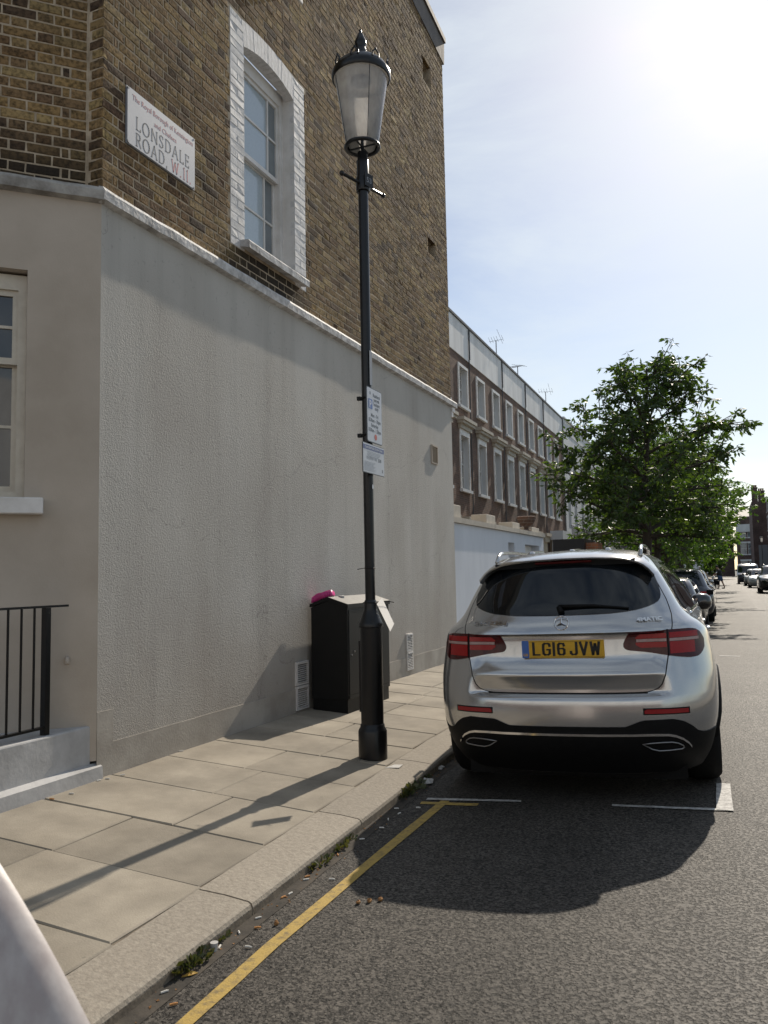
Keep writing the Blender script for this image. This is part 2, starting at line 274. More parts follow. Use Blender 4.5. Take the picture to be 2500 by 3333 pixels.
pm('lamp_strip', (0.42, 0.30, 0.28), (0.36, 0.22, 0.20), 60, 0.25, spec=0.3, kind='object')
pm('reflector_red', (0.30, 0.008, 0.012), None, 60, 0.25, kind='object')
pm('headlamp', (0.6, 0.6, 0.6), None, 30, 0.05, metal=0.6, kind='object')
pm('plate_yellow', (0.62, 0.36, 0.02), (0.55, 0.31, 0.015), 30, 0.35, kind='object')
pm('plate_white', (0.6, 0.6, 0.58), None, 30, 0.35, kind='object')
pm('plate_blue', (0.05, 0.14, 0.42), None, 30, 0.35, kind='object')
pm('plate_black', (0.010, 0.010, 0.010), None, 30, 0.4, kind='object')
pm('amber', (0.55, 0.12, 0.02), None, 30, 0.3, kind='object')
pm('bark', (0.075, 0.062, 0.048), (0.035, 0.029, 0.023), 9, 0.95, 0.9, 18, stretch=(1, 1, .25), dist=.02)
pm('skin', (0.40, 0.24, 0.17), None, 6, 0.6, kind='object')
pm('cloth_dark', (0.02, 0.021, 0.024), None, 30, 0.9, kind='object')
pm('cloth_blue', (0.05, 0.09, 0.18), None, 30, 0.9, kind='object')
pm('butt_white', (0.70, 0.68, 0.62), (0.5, 0.48, 0.44), 200, 0.8, kind='object')
pm('butt_orange', (0.55, 0.26, 0.08), (0.4, 0.17, 0.05), 200, 0.8, kind='object')
pm('litter_white', (0.50, 0.49, 0.47), (0.40, 0.39, 0.37), 40, 0.6, kind='object')
pm('dead_leaf', (0.42, 0.27, 0.04), (0.30, 0.16, 0.03), 40, 0.7, kind='object')
pm('crumb', (0.34, 0.17, 0.05), (0.2, 0.09, 0.03), 60, 0.8, kind='object')
pm('pale_pink', (0.46, 0.42, 0.40), (0.35, 0.30, 0.285), 9, 0.45, 0.1, 60, stretch=(3, 3, .8), kind='object')
pm('aerial_metal', (0.14, 0.14, 0.15), None, 9, 0.4, metal=.6)

def leaf_mat(name, c1, c2, tr):
    m, n, l, b, out = nodes_of(name)
    g = n.new('ShaderNodeNewGeometry'); r = n.new('ShaderNodeValToRGB'); e = r.color_ramp.elements
    e[0].color = (*c1, 1); e[1].color = (*c2, 1); l.new(g.outputs['Random Per Island'], r.inputs['Fac'])
    l.new(r.outputs[0], b.inputs['Base Color']); b.inputs['Roughness'].default_value = 0.42; b.inputs['Specular IOR Level'].default_value = 0.45
    t = n.new('ShaderNodeBsdfTranslucent')
    ml = n.new('ShaderNodeMixRGB'); ml.blend_type = 'MULTIPLY'; ml.inputs['Fac'].default_value = 1; l.new(r.outputs[0], ml.inputs[1]); ml.inputs[2].default_value = (2.5, 2.4, 0.8, 1)
    l.new(ml.outputs[0], t.inputs['Color'])
    ms = n.new('ShaderNodeMixShader'); ms.inputs['Fac'].default_value = tr
    l.new(b.outputs[0], ms.inputs[1]); l.new(t.outputs[0], ms.inputs[2]); l.new(ms.outputs[0], out.inputs[0])
leaf_mat('leaf_green', (0.022, 0.048, 0.014), (0.055, 0.090, 0.024), 0.42)
leaf_mat('leaf_green_b', (0.030, 0.072, 0.014), (0.070, 0.130, 0.024), 0.40)
leaf_mat('weed_green', (0.035, 0.05, 0.022), (0.085, 0.085, 0.035), 0.2)

def card_translucent():
    m, n, l, b, out = nodes_of('card_backlit')
    b.inputs['Base Color'].default_value = (.85, .84, .81, 1); b.inputs['Roughness'].default_value = .5
    tn = n.new('ShaderNodeTexNoise'); tn.inputs['Scale'].default_value = 20; r = n.new('ShaderNodeMapRange'); r.inputs['To Min'].default_value = .8; r.inputs['To Max'].default_value = .95; l.new(tn.outputs['Fac'], r.inputs['Value'])
    t = n.new('ShaderNodeBsdfTranslucent'); l.new(r.outputs[0], t.inputs['Color']); ms = n.new('ShaderNodeMixShader'); ms.inputs['Fac'].default_value = .5
    l.new(b.outputs[0], ms.inputs[1]); l.new(t.outputs[0], ms.inputs[2]); l.new(ms.outputs[0], out.inputs[0])
card_translucent()
def glass_mat():
    m, n, l, b, out = nodes_of('lantern_glass')
    b.inputs['Base Color'].default_value = (0.93, 0.93, 0.95, 1); b.inputs['Roughness'].default_value = 0.05
    b.inputs['Specular IOR Level'].default_value = 0.5
    # thin dusty polycarbonate: mostly see-through, a little milky
    tr = n.new('ShaderNodeBsdfTransparent'); tr.inputs['Color'].default_value = (0.95, 0.95, 0.95, 1)
    tl = n.new('ShaderNodeBsdfTranslucent'); tl.inputs['Color'].default_value = (0.97, 0.95, 0.93, 1)
    df = n.new('ShaderNodeBsdfDiffuse'); df.inputs['Color'].default_value = (0.75, 0.75, 0.78, 1)
    gl = n.new('ShaderNodeBsdfGlossy'); gl.inputs['Roughness'].default_value = 0.06
    fr = n.new('ShaderNodeFresnel'); fr.inputs['IOR'].default_value = 1.45
    m1 = n.new('ShaderNodeMixShader'); m1.inputs['Fac'].default_value = 0.2; l.new(tl.outputs[0], m1.inputs[1]); l.new(df.outputs[0], m1.inputs[2])
    tn = n.new('ShaderNodeTexNoise'); tn.inputs['Scale'].default_value = 7; tn.inputs['Detail'].default_value = 5
    mr = n.new('ShaderNodeMapRange'); mr.inputs['To Min'].default_value = 0.22; mr.inputs['To Max'].default_value = 0.55; l.new(tn.outputs['Fac'], mr.inputs['Value'])
    m2 = n.new('ShaderNodeMixShader'); l.new(mr.outputs[0], m2.inputs['Fac']); l.new(tr.outputs[0], m2.inputs[1]); l.new(m1.outputs[0], m2.inputs[2])
    m3 = n.new('ShaderNodeMixShader'); l.new(fr.outputs[0], m3.inputs['Fac']); l.new(m2.outputs[0], m3.inputs[1]); l.new(gl.outputs[0], m3.inputs[2])
    l.new(m3.outputs[0], out.inputs[0])
glass_mat()
pm('window_blind', (0.40, 0.47, 0.52), (0.36, 0.43, 0.48), 60, 0.06, spec=0.8)
pm('window_dark', (0.03, 0.033, 0.036), (0.06, 0.06, 0.06), 1.5, 0.03, spec=0.8)
pm('window_grey', (0.20, 0.23, 0.25), (0.13, 0.15, 0.16), 2, 0.05, spec=0.8)

def far_brick(name, ca, cb, mort, haz=0.0):
    m, n, l, b, out = nodes_of(name)
    co = coords(n, l, 'world')
    sp = n.new('ShaderNodeSeparateXYZ'); l.new(co, sp.inputs[0])
    ad = n.new('ShaderNodeMath'); ad.operation = 'ADD'; l.new(sp.outputs['X'], ad.inputs[0]); l.new(sp.outputs['Y'], ad.inputs[1])
    cb_ = n.new('ShaderNodeCombineXYZ'); l.new(ad.outputs[0], cb_.inputs['X']); l.new(sp.outputs['Z'], cb_.inputs['Y'])
    t = n.new('ShaderNodeTexBrick'); t.inputs['Scale'].default_value = 1.0
    t.inputs['Brick Width'].default_value = 0.225; t.inputs['Row Height'].default_value = 0.075; t.inputs['Mortar Size'].default_value = 0.006
    t.inputs['Color1'].default_value = (*ca, 1); t.inputs['Color2'].default_value = (*cb, 1); t.inputs['Mortar'].default_value = (*mort, 1)
    l.new(cb_.outputs[0], t.inputs['Vector'])
    nz_ = n.new('ShaderNodeTexNoise'); nz_.inputs['Scale'].default_value = 0.7; nz_.inputs['Detail'].default_value = 6; l.new(co, nz_.inputs['Vector'])
    mr = n.new('ShaderNodeMapRange'); mr.inputs['From Min'].default_value = 0.3; mr.inputs['From Max'].default_value = 0.7; mr.inputs['To Min'].default_value = 0.65; mr.inputs['To Max'].default_value = 1.25; l.new(nz_.outputs['Fac'], mr.inputs['Value'])
    mm = n.new('ShaderNodeMixRGB'); mm.blend_type = 'MULTIPLY'; mm.inputs['Fac'].default_value = 1; l.new(t.outputs['Color'], mm.inputs[1]); l.new(mr.outputs[0], mm.inputs[2])
    l.new(mm.outputs[0], b.inputs['Base Color']); b.inputs['Roughness'].default_value = 0.9
    bp = n.new('ShaderNodeBump'); bp.inputs['Strength'].default_value = 0.6; bp.inputs['Distance'].default_value = 0.008; bp.invert = True
    l.new(t.outputs['Fac'], bp.inputs['Height']); l.new(bp.outputs[0], b.inputs['Normal'])
far_brick('terrace_brick', (0.17, 0.095, 0.065), (0.10, 0.062, 0.047), (0.22, 0.18, 0.15))
far_brick('far_red_brick', (0.105, 0.060, 0.050), (0.075, 0.045, 0.04), (0.13, 0.11, 0.10))
far_brick('pier_brick', (0.34, 0.13, 0.06), (0.26, 0.10, 0.045), (0.25, 0.2, 0.16))

# ------------------------------------------------------------------ mesh helpers
WPOS = {}
def tag(o, label=None, cat=None, group=None, kind=None):
    if label: o['label'] = label
    if cat: o['category'] = cat
    if group: o['group'] = group
    if kind: o['kind'] = kind
    return o
def thing(name, label, cat, loc=(0, 0, 0), group=None, local=False, rot=None):
    o = bpy.data.objects.new(name, None); o.empty_display_size = 0.2; C.objects.link(o)
    o.location = loc
    if rot: o.rotation_euler = rot
    WPOS[o.name] = Vector((0, 0, 0)) if local else Vector(loc)
    return tag(o, label, cat, group)

class MB:
    def __init__(s): s.v = []; s.f = []
    def quad(s, a, b, c, d):
        i = len(s.v); s.v += [tuple(a), tuple(b), tuple(c), tuple(d)]; s.f.append((i, i + 1, i + 2, i + 3)); return s
    def poly(s, pts):
        i = len(s.v); s.v += [tuple(p) for p in pts]; s.f.append(tuple(range(i, i + len(pts)))); return s
    def hexa(s, p):
        """8 points: bottom 0-3 ccw, top 4-7 ccw"""
        i = len(s.v); s.v += [tuple(q) for q in p]
        for f in ((3, 2, 1, 0), (4, 5, 6, 7), (0, 1, 5, 4), (1, 2, 6, 5), (2, 3, 7, 6), (3, 0, 4, 7)): s.f.append(tuple(i + k for k in f))
        return s
    def box(s, x0, x1, y0, y1, z0, z1):
        return s.hexa([(x0, y0, z0), (x1, y0, z0), (x1, y1, z0), (x0, y1, z0), (x0, y0, z1), (x1, y0, z1), (x1, y1, z1), (x0, y1, z1)])
    def prism(s, pts, d):
        """closed polygon extruded by vector d"""
        i = len(s.v); n = len(pts); d = Vector(d)
        s.v += [tuple(p) for p in pts] + [tuple(Vector(p) + d) for p in pts]
        s.f.append(tuple(range(i + n - 1, i - 1, -1))); s.f.append(tuple(range(i + n, i + 2 * n)))
        for k in range(n): s.f.append((i + k, i + (k + 1) % n, i + n + (k + 1) % n, i + n + k))
        return s
    def tube(s, pts, rad, k=8, closed=False, cap=True):
        pts = [Vector(p) for p in pts]; n = len(pts)
        rads = rad if isinstance(rad, (list, tuple)) else [rad] * n
        i0 = len(s.v); prev = None
        for j, p in enumerate(pts):
            if closed: t = pts[(j + 1) % n] - pts[j - 1]
            else: t = pts[min(j + 1, n - 1)] - pts[max(j - 1, 0)]
            if t.length < 1e-9: t = Vector((0, 0, 1))
            t.normalize()
            if prev is None:
                a = Vector((0, 0, 1)) if abs(t.z) < 0.9 else Vector((1, 0, 0))
                nn = t.cross(a).normalized()
            else:
                nn = (prev - t * prev.dot(t))
                nn = nn.normalized() if nn.length > 1e-6 else t.orthogonal().normalized()
            prev = nn; bb = t.cross(nn)
            for q in range(k):
                a = 2 * math.pi * q / k
                s.v.append(tuple(p + (nn * math.cos(a) + bb * math.sin(a)) * rads[j]))
        m = n if closed else n - 1
        for j in range(m):
            j2 = (j + 1) % n
            for q in range(k):
                q2 = (q + 1) % k
                s.f.append((i0 + j * k + q, i0 + j * k + q2, i0 + j2 * k + q2, i0 + j2 * k + q))
        if cap and not closed:
            s.f.append(tuple(i0 + q for q in reversed(range(k)))); s.f.append(tuple(i0 + (n - 1) * k + q for q in range(k)))
        return s
    def lathe(s, prof, cx, cy, k=24, cap=True):
        i0 = len(s.v); n = len(prof)
        for r, z in prof:
            for q in range(k):
                a = 2 * math.pi * q / k; s.v.append((cx + r * math.cos(a), cy + r * math.sin(a), z))
        for j in range(n - 1):
            for q in range(k):
                q2 = (q + 1) % k; s.f.append((i0 + j * k + q, i0 + j * k + q2, i0 + (j + 1) * k + q2, i0 + (j + 1) * k + q))
        if cap:
            s.f.append(tuple(i0 + q for q in reversed(range(k)))); s.f.append(tuple(i0 + (n - 1) * k + q for q in range(k)))
        return s
    def build(s, name, mat, parent=None, smooth=False, pivot=None, bevel=0):
        w = WPOS.get(parent.name, Vector()) if parent else Vector()
        a = np.array(s.v)
        if pivot is None: c = Vector(((a[:, 0].min() + a[:, 0].max()) / 2, (a[:, 1].min() + a[:, 1].max()) / 2, a[:, 2].min()))
        else: c = Vector(pivot)
        a = a - np.array(c)
        me = bpy.data.meshes.new(name); me.from_pydata(a.tolist(), [], s.f); me.materials.append(MATS[mat])
        if smooth: me.polygons.foreach_set('use_smooth', [True] * len(me.polygons))
        me.update()
        o = bpy.data.objects.new(name, me); C.objects.link(o)
        o.location = c - w
        if parent: o.parent = parent
        WPOS[o.name] = c
        if smooth == 'auto':
            try:
                md = o.modifiers.new('split', 'EDGE_SPLIT'); md.split_angle = R(40)
            except Exception: pass
        if bevel:
            md = o.modifiers.new('bevel', 'BEVEL'); md.width = bevel; md.segments = 2; md.limit_method = 'ANGLE'
        return o

def children_of(o): return [c for c in list(bpy.data.objects) if c.parent == o]
def copy_tree(o, loc=None, rotz=None, parent=None):
    c = o.copy(); C.objects.link(c); c.parent = parent
    if loc is not None: c.location = loc
    if rotz is not None: c.rotation_euler = (0, 0, rotz)
    for ch in children_of(o):
        k = copy_tree(ch, parent=c)
    return c

def text_geo(body, size, offset=0.0, extrude=0.0015, sx=1.0, align='LEFT', shear=0.0):
    """returns verts (x,y,z flat text) and faces as lists"""
    cu = bpy.data.curves.new('t', 'FONT'); cu.body = body; cu.size = size; cu.offset = offset; cu.extrude = extrude; cu.align_x = align; cu.shear = shear; cu.resolution_u = 3
    o = bpy.data.objects.new('t', cu); C.objects.link(o)
    dg = bpy.context.evaluated_depsgraph_get(); me = bpy.data.meshes.new_from_object(o.evaluated_get(dg))
    v = [(p.co.x * sx, p.co.y, p.co.z) for p in me.vertices]; f = [tuple(q.vertices) for q in me.polygons]
    bpy.data.objects.remove(o); bpy.data.curves.remove(cu); bpy.data.meshes.remove(me)
    return v, f
def put_text(mb, body, size, org, ux, uy, width=None, align='LEFT', offset=0.0, extrude=0.0002, sx=1.0):
    v, f = text_geo(body, size, offset, extrude, 1.0, align)
    xs = [p[0] for p in v]
    k = sx if width is None else width / max(1e-6, max(xs) - min(xs))
    ux, uy, org = Vector(ux), Vector(uy), Vector(org); n = ux.cross(uy)
    i = len(mb.v)
    off = min(xs) if align == 'LEFT' else (min(xs) + max(xs)) / 2
    for p in v: mb.v.append(tuple(org + ux * ((p[0] - off) * k) + uy * p[1] + n * p[2]))
    mb.f += [tuple(i + q for q in ff) for ff in f]
    return mb

# ------------------------------------------------------------------ ground levels
def kx(y): return -2.02 - 0.0385 * (min(max(y, 0.0), 6.5) - 3.15)       # kerb front face
def zr(x): return 0.03 * (x + 2.2) if x < 0.85 else 0.0915 - 0.03 * (x - 0.85)
def zp(x): return 0.06 + 0.062 * (-2.0 - x)                              # left pavement falls to the kerb

# ground sheet
mb = MB(); mb.quad((-900, -900, -0.12), (900, -900, -0.12), (900, 1500, -0.12), (-900, 1500, -0.12))
tag(mb.build('ground', 'earth_ground'), kind='structure')
# road: one cambered sheet
mb = MB()
xs = [-2.6, -2.2, -1.5, -0.75, 0, 0.5, 0.85, 1.2, 2, 3, 4.0]
ys = [-60, -20, 0, 5, 10, 20, 40, 80, 148]
idx = {}
for j, y in enumerate(ys):
    for i, x in enumerate(xs): idx[i, j] = len(mb.v); mb.v.append((x, y, zr(x)))
for j in range(len(ys) - 1):
    for i in range(len(xs) - 1): mb.f.append((idx[i, j], idx[i + 1, j], idx[i + 1, j + 1], idx[i, j + 1]))
road = tag(mb.build('road', 'asphalt'), kind='structure')
mb = MB(); mb.quad((-120, 148, 0.0), (120, 148, 0.0), (120, 158, 0.0), (-120, 158, 0.0)); tag(mb.build('cross_road', 'asphalt'), kind='structure')
def strip(pts, w, mat, name='road_marking', lift=0.004, zf=zr):
    """flat painted line along pts (x,y), width w"""
    m = MB(); pts = [Vector((p[0], p[1], 0)) for p in pts]
    L = []
    for j, p in enumerate(pts):
        t = (pts[min(j + 1, len(pts) - 1)] - pts[max(j - 1, 0)]).normalized(); nn = Vector((-t.y, t.x, 0)) * (w / 2)
        jj = 0.004
        for s in (1, -1):
            q = p + nn * s + Vector((random.uniform(-jj, jj), random.uniform(-jj, jj), 0)); q.z = zf(q.x) + lift; L.append(q)
    i = len(m.v); m.v += [tuple(q) for q in L]
    for j in range(len(pts) - 1): m.f.append((i + 2 * j + 1, i + 2 * j + 3, i + 2 * j + 2, i + 2 * j))
    return m.build(name, mat, road)
strip([(-1.62 - .002 * k, 0.3 + 0.19 * k) for k in range(0, 8)] + [(-1.735 - .013 * k, 2.0 + 0.3 * k) for k in range(0, 4)] + [(-1.778, 3.2), (-1.782, 3.8), (-1.785, 4.4), (-1.788, 5.1)], 0.062, 'yellow_paint')
strip([(-1.93, 5.02), (-1.55, 5.06)], 0.06, 'yellow_paint', lift=0.003)
strip([(-1.92, 5.11), (-1.7, 5.14), (-1.3, 5.20)], 0.045, 'white_road_paint', lift=0.006)
strip([(-0.735, 5.235), (-0.4, 5.26), (-0.09, 5.29)], 0.045, 'white_road_paint', lift=0.006)
strip([(-0.09, 5.27), (-0.095, 5.6), (-0.10, 5.92)], 0.09, 'white_road_paint', lift=0.008)
strip([(-0.21, 14.55), (0.1, 14.45)], 0.06, 'white_road_paint')

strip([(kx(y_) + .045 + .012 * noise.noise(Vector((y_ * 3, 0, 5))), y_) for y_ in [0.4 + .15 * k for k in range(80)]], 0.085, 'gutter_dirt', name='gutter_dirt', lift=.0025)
# left pavement bed, slabs and kerb stones
pav = MB()
yb = [-8, 0, 2, 4, 6.5, 12, 30, 146]
for j in range(len(yb) - 1):
    a, b = yb[j], yb[j + 1]
    for (xa, xb) in ((-9.4, -4.2), (-4.2, -2.1)):
        fa = lambda y: (kx(y) - 0.12) if xb == -2.1 else xb
        pav.quad((xa, a, zp(max(xa, -4.4)) - 0.012), (fa(a), a, zp(fa(a)) - 0.012), (fa(b), b, zp(fa(b)) - 0.012), (xa, b, zp(max(xa, -4.4)) - 0.012))
pavo = tag(pav.build('pavement', 'joint_dirt'), kind='structure')
def slab(x0, x1, y0, y1, tone):
    m = MB(); g = 0.0035
    dz = random.uniform(-.0025, .0025); tx = random.uniform(-.003, .003); ty = random.uniform(-.003, .003)
    j = lambda: random.uniform(-.004, .004)
    top = [(x0 + g + j(), y0 + g + j()), (x1 - g + j(), y0 + g + j()), (x1 - g + j(), y1 - g + j()), (x0 + g + j(), y1 - g + j())]
    P = []
    cx, cy = (x0 + x1) / 2, (y0 + y1) / 2
    zz = lambda p: zp(p[0]) + dz + tx * (p[0] - cx) + ty * (p[1] - cy)
    bot = [(p[0], p[1], zz(p) - 0.03) for p in top]; mid = [(p[0], p[1], zz(p) - 0.006) for p in top]
    ins = [(p[0] + (0.006 if p[0] < cx else -0.006), p[1] + (0.006 if p[1] < cy else -0.006)) for p in top]
    tp = [(p[0], p[1], zz(p)) for p in ins]
    m.v = bot + mid + tp
    for k in range(4):
        k2 = (k + 1) % 4; m.f.append((k, k2, 4 + k2, 4 + k)); m.f.append((4 + k, 4 + k2, 8 + k2, 8 + k))
    m.f.append((8, 9, 10, 11))
    return m.build('paving_slab', 'paving_stone', pavo)
KW = 0.285
splits = {2: (-3.237,), 3: (-2.957,), 4: (-3.11,), 5: (-3.27,), 6: (-3.0,), 7: (-3.25,), 8: (-3.325,)}
T0 = 1.96
rows = [T0 + 0.6055 * k for k in range(0, 40)]
for k in range(-2, 38):
    y0 = T0 + 0.6055 * k; y1 = y0 + 0.6055
    inner = kx((y0 + y1) / 2) - KW - .012
    sp = splits.get(k, (random.uniform(-3.4, -2.9),))
    if y0 > 20: sp = (-3.1,)
    wallx = -3.95 if y0 < 12 else -4.02
    if y0 < 2.2: wallx = -4.3
    xsb = [wallx] + list(sp) + [inner]
    if 5.55 < y0 < 5.65: xsb = [wallx, -2.98, -2.66, inner]
    for i in range(len(xsb) - 1): slab(xsb[i], xsb[i + 1], y0, y1, 0)
far_pav = MB(); far_pav.quad((-9.3, 25, zp(-4.4) + .004), (-4.2, 25, zp(-4.2) + .004), (-4.2, 146, zp(-4.2) + .004), (-9.3, 146, zp(-4.4) + .004)); far_pav.quad((-4.2, 26.0, zp(-4.2)), (-2.40, 26.0, zp(-2.40)), (-2.40, 146, zp(-2.40)), (-4.2, 146, zp(-4.2)))
far_pav.build('far_paving', 'paving_stone', pavo)
kj = [-1.9, -0.62, 0.62, 1.88, 3.14, 4.40, 5.82, 7.1, 8.35, 9.6, 10.9, 12.15, 13.4, 14.7, 16.0, 17.3, 18.6, 19.9, 21.2, 22.5, 23.8, 25.1, 26.4, 28.4, 60, 146]
def kerb_stone(y0, y1):
    m = MB(); g = 0.006; n = 7
    sec = []
    for k in range(n + 1):
        y = y0 + g + (y1 - y0 - 2 * g) * k / n
        w = 0.005 * noise.noise(Vector((y * 2.1, 3.3, 0))) if y < 30 else 0
        c = 0.004 * noise.noise(Vector((y * 9.0, 7.1, 0))) if y < 30 else 0
        xf = kx(y) + w; xi = kx(y) - KW - w * 2
        ch = 0.018 + c
        sec.append([(xf, y, -0.1), (xf, y, zp(xf) - ch - .004), (xf - ch * .35, y, zp(xf) - ch * .35), (xf - ch * 1.1, y, zp(xf) + .001), ((xf + xi) / 2, y, zp((xf + xi) / 2) + .003 + c), (xi, y, zp(xi) + .001), (xi, y, -0.1)])
    q = len(sec[0])
    for s_ in sec: m.v += s_
    for k in range(n):
        for i in range(q - 1): m.f.append((k * q + i, (k + 1) * q + i, (k + 1) * q + i + 1, k * q + i + 1))
    m.f.append(tuple(range(q))); m.f.append(tuple(reversed(range(n * q, n * q + q))))
    o = m.build('kerb_stone', 'kerb_granite', pavo)
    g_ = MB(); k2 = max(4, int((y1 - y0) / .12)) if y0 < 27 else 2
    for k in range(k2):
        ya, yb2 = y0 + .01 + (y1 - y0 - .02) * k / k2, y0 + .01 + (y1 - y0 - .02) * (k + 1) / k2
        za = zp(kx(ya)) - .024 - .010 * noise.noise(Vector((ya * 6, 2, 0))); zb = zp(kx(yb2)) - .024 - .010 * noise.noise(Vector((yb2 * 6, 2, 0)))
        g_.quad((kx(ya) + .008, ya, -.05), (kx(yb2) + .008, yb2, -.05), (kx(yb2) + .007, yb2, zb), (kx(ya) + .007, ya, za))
    g_.build('kerb_face_patch', 'joint_dirt', o)  # thin darker patch along the lower kerb face
    return o
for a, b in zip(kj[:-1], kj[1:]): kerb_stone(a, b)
# right pavement (mostly out of frame)
mb = MB(); mb.box(3.9, 9.5, -60, 147, -0.1, 0.11); rp = tag(mb.build('right_pavement', 'paving_stone'), kind='structure')

# ------------------------------------------------------------------ wall frames
class Frame:
    """a vertical wall face: origin (x,y), unit direction u along the wall, outward normal n"""
    def __init__(s, ox, oy, ux, uy, nx, ny):
        s.o = Vector((ox, oy, 0)); s.u = Vector((ux, uy, 0)).normalized(); s.n = Vector((nx, ny, 0)).normalized()
    def p(s, u, z, d=0.0): return s.o + s.u * u + Vector((0, 0, z)) + s.n * d
    def box(s, m, u0, u1, z0, z1, d0, d1):
        P = s.p
        a = [P(u0, z0, d0), P(u1, z0, d0), P(u1, z0, d1), P(u0, z0, d1), P(u0, z1, d0), P(u1, z1, d0), P(u1, z1, d1), P(u0, z1, d1)]
        # orientation
        if s.u.cross(s.n).z < 0: a = [a[k] for k in (3, 2, 1, 0, 7, 6, 5, 4)]
        m.hexa(a); return m
    def holes(s, m, u0, u1, z0, z1, holes, d=0.0, reveal=0.15):
        us = sorted({u0, u1, *[h[0] for h in holes], *[h[1] for h in holes]}); zs = sorted({z0, z1, *[h[2] for h in holes], *[h[3] for h in holes]})
        us = [u for u in us if u0 <= u <= u1]; zs = [z for z in zs if z0 <= z <= z1]
        flip = s.u.cross(Vector((0, 0, 1))).dot(s.n) < 0
        def q(a, b, c, e):
            m.quad(*( (e, c, b, a) if flip else (a, b, c, e)))
        for i in range(len(us) - 1):
            for j in range(len(zs) - 1):
                uc, zc = (us[i] + us[i + 1]) / 2, (zs[j] + zs[j + 1]) / 2
                if any(h[0] < uc < h[1] and h[2] < zc < h[3] for h in holes): continue
                q(s.p(us[i], zs[j], d), s.p(us[i + 1], zs[j], d), s.p(us[i + 1], zs[j + 1], d), s.p(us[i], zs[j + 1], d))
        return m
    def reveals(s, m, h, d0, d1):
        a, b, c, e = h
        P = s.p
        m.quad(P(a, c, d0), P(a, c, d1), P(a, e, d1), P(a, e, d0)); m.quad(P(b, c, d1), P(b, c, d0), P(b, e, d0), P(b, e, d1))
        m.quad(P(a, e, d1), P(b, e, d1), P(b, e, d0), P(a, e, d0)); m.quad(P(a, c, d0), P(b, c, d0), P(b, c, d1), P(a, c, d1))
        return m

# ================================================================== corner building
XW = -3.95; YA = 4.25; YB = 12.03
Z_STR = 4.16; Z_BR = 4.275
SW = Frame(XW, 0, 0, 1, 1, 0)                        # street wall: u = world y
SPL = Frame(XW, YA, -1, -1, 1, -1)                   # splayed render face, u from the corner leftwards
SPB = Frame(-4.085, YA, -1, -1, 1, -1)               # splayed brick face, set back
RET = Frame(XW, YA, -1, 0, 0, -1)                    # short brick return
bld = thing('corner_building', 'corner building with yellow stock brick above a grey roughcast ground floor', 'building', (XW - 2, 8, 0))
top = lambda y: 10.33 + 0.10 * (YB - y)
# core
mb = MB(); mb.prism([(XW - 0.3, YA + 0.4, 0), (XW - 0.3, YB - .01, 0), (XW - 9, YB - .01, 0), (XW - 9, -0.3, 0), (-8.6, -0.3, 0)], (0, 0, 1)); mb.v = [(x, y, z if z == 0 else 4.2) for x, y, z in mb.v]; mb.build('core_wall', 'plinth_render', bld)
# rendered ground floor, street side
mb = MB(); SW.holes(mb, YA, YB, 0.0, Z_STR + .02, [], 0)
mb.quad((XW, YB, 0), (XW - 1, YB, 0), (XW - 1, YB, Z_STR), (XW, YB, Z_STR))
o = mb.build('roughcast_wall', 'roughcast_render', bld)
# smooth band at the foot and corner strip: slightly proud of the roughcast
mb = MB()
pts = []
n = 26
for k in range(n + 1):
    y = YA + 0.15 + (YB - YA - 0.16) * k / n
    pts.append((y, 0.40 + 0.008 * noise.noise(Vector((y * 3, 0, 0))) + 0.003 * (y - YA)))
for k in range(n):
    (ya, za), (yb_, zb) = pts[k], pts[k + 1]
    mb.quad((XW + .006, ya, .05), (XW + .006, yb_, .05), (XW + .006, yb_, zb), (XW + .006, ya, za)); mb.quad((XW + .006, ya, za), (XW + .006, yb_, zb), (XW, yb_, zb), (XW, ya, za))
SW.box(mb, YA - .002, YA + 0.15, .05, 0.62, 0, .006)
mb.build('wall_foot', 'plinth_render', bld)
# splayed render face with window opening
WU0, WU1, WZ0, WZ1 = 0.47, 1.75, 2.06, 3.62
mb = MB(); SPL.holes(mb, 0, 4.4, 0.3, Z_STR + .02, [(WU0, WU1, WZ0, WZ1)], 0); SPL.reveals(mb, (WU0, WU1, WZ0, WZ1), 0, -0.16)
mb.build('splayed_wall', 'splay_render', bld)
# string course pieces
def course(fr, u0, u1, mat, seg=14, proj=0.055):
    m = MB(); prof = [(0, Z_STR), (proj, Z_STR + .012), (proj + .004, Z_STR + .075), (proj * .72, Z_STR + .105), (0, Z_STR + .118)]
    secs = []
    for k in range(seg + 1):
        u = u0 + (u1 - u0) * k / seg
        w = 0.006 * noise.noise(Vector((u * 2.3, fr.o.y, 1.0))); v = 0.007 * noise.noise(Vector((u * 5.1, fr.o.y, 4.0)))
        secs.append([fr.p(u, z + (v if i > 0 else 0), d + (w if i in (1, 2, 3) else 0)) for i, (d, z) in enumerate(prof)])
    q = len(prof)
    for s_ in secs: m.v += [tuple(p) for p in s_]
    for k in range(seg):
        for i in range(q - 1): m.f.append((k * q + i, (k + 1) * q + i, (k + 1) * q + i + 1, k * q + i + 1))
    m.f.append(tuple(range(q))); m.f.append(tuple(reversed(range(seg * q, seg * q + q))))
    return m.build('string_course', mat, bld, smooth=False)
for a, b in [(YA - .03, 4.72), (4.725, 5.9), (5.903, 7.3), (7.303, 8.8), (8.803, 10.3), (10.303, YB + .16)]: course(SW, a, b, 'stone_course_white')
course(SPL, -0.02, 1.2, 'stone_course'); course(SPL, 1.205, 4.4, 'stone_course')
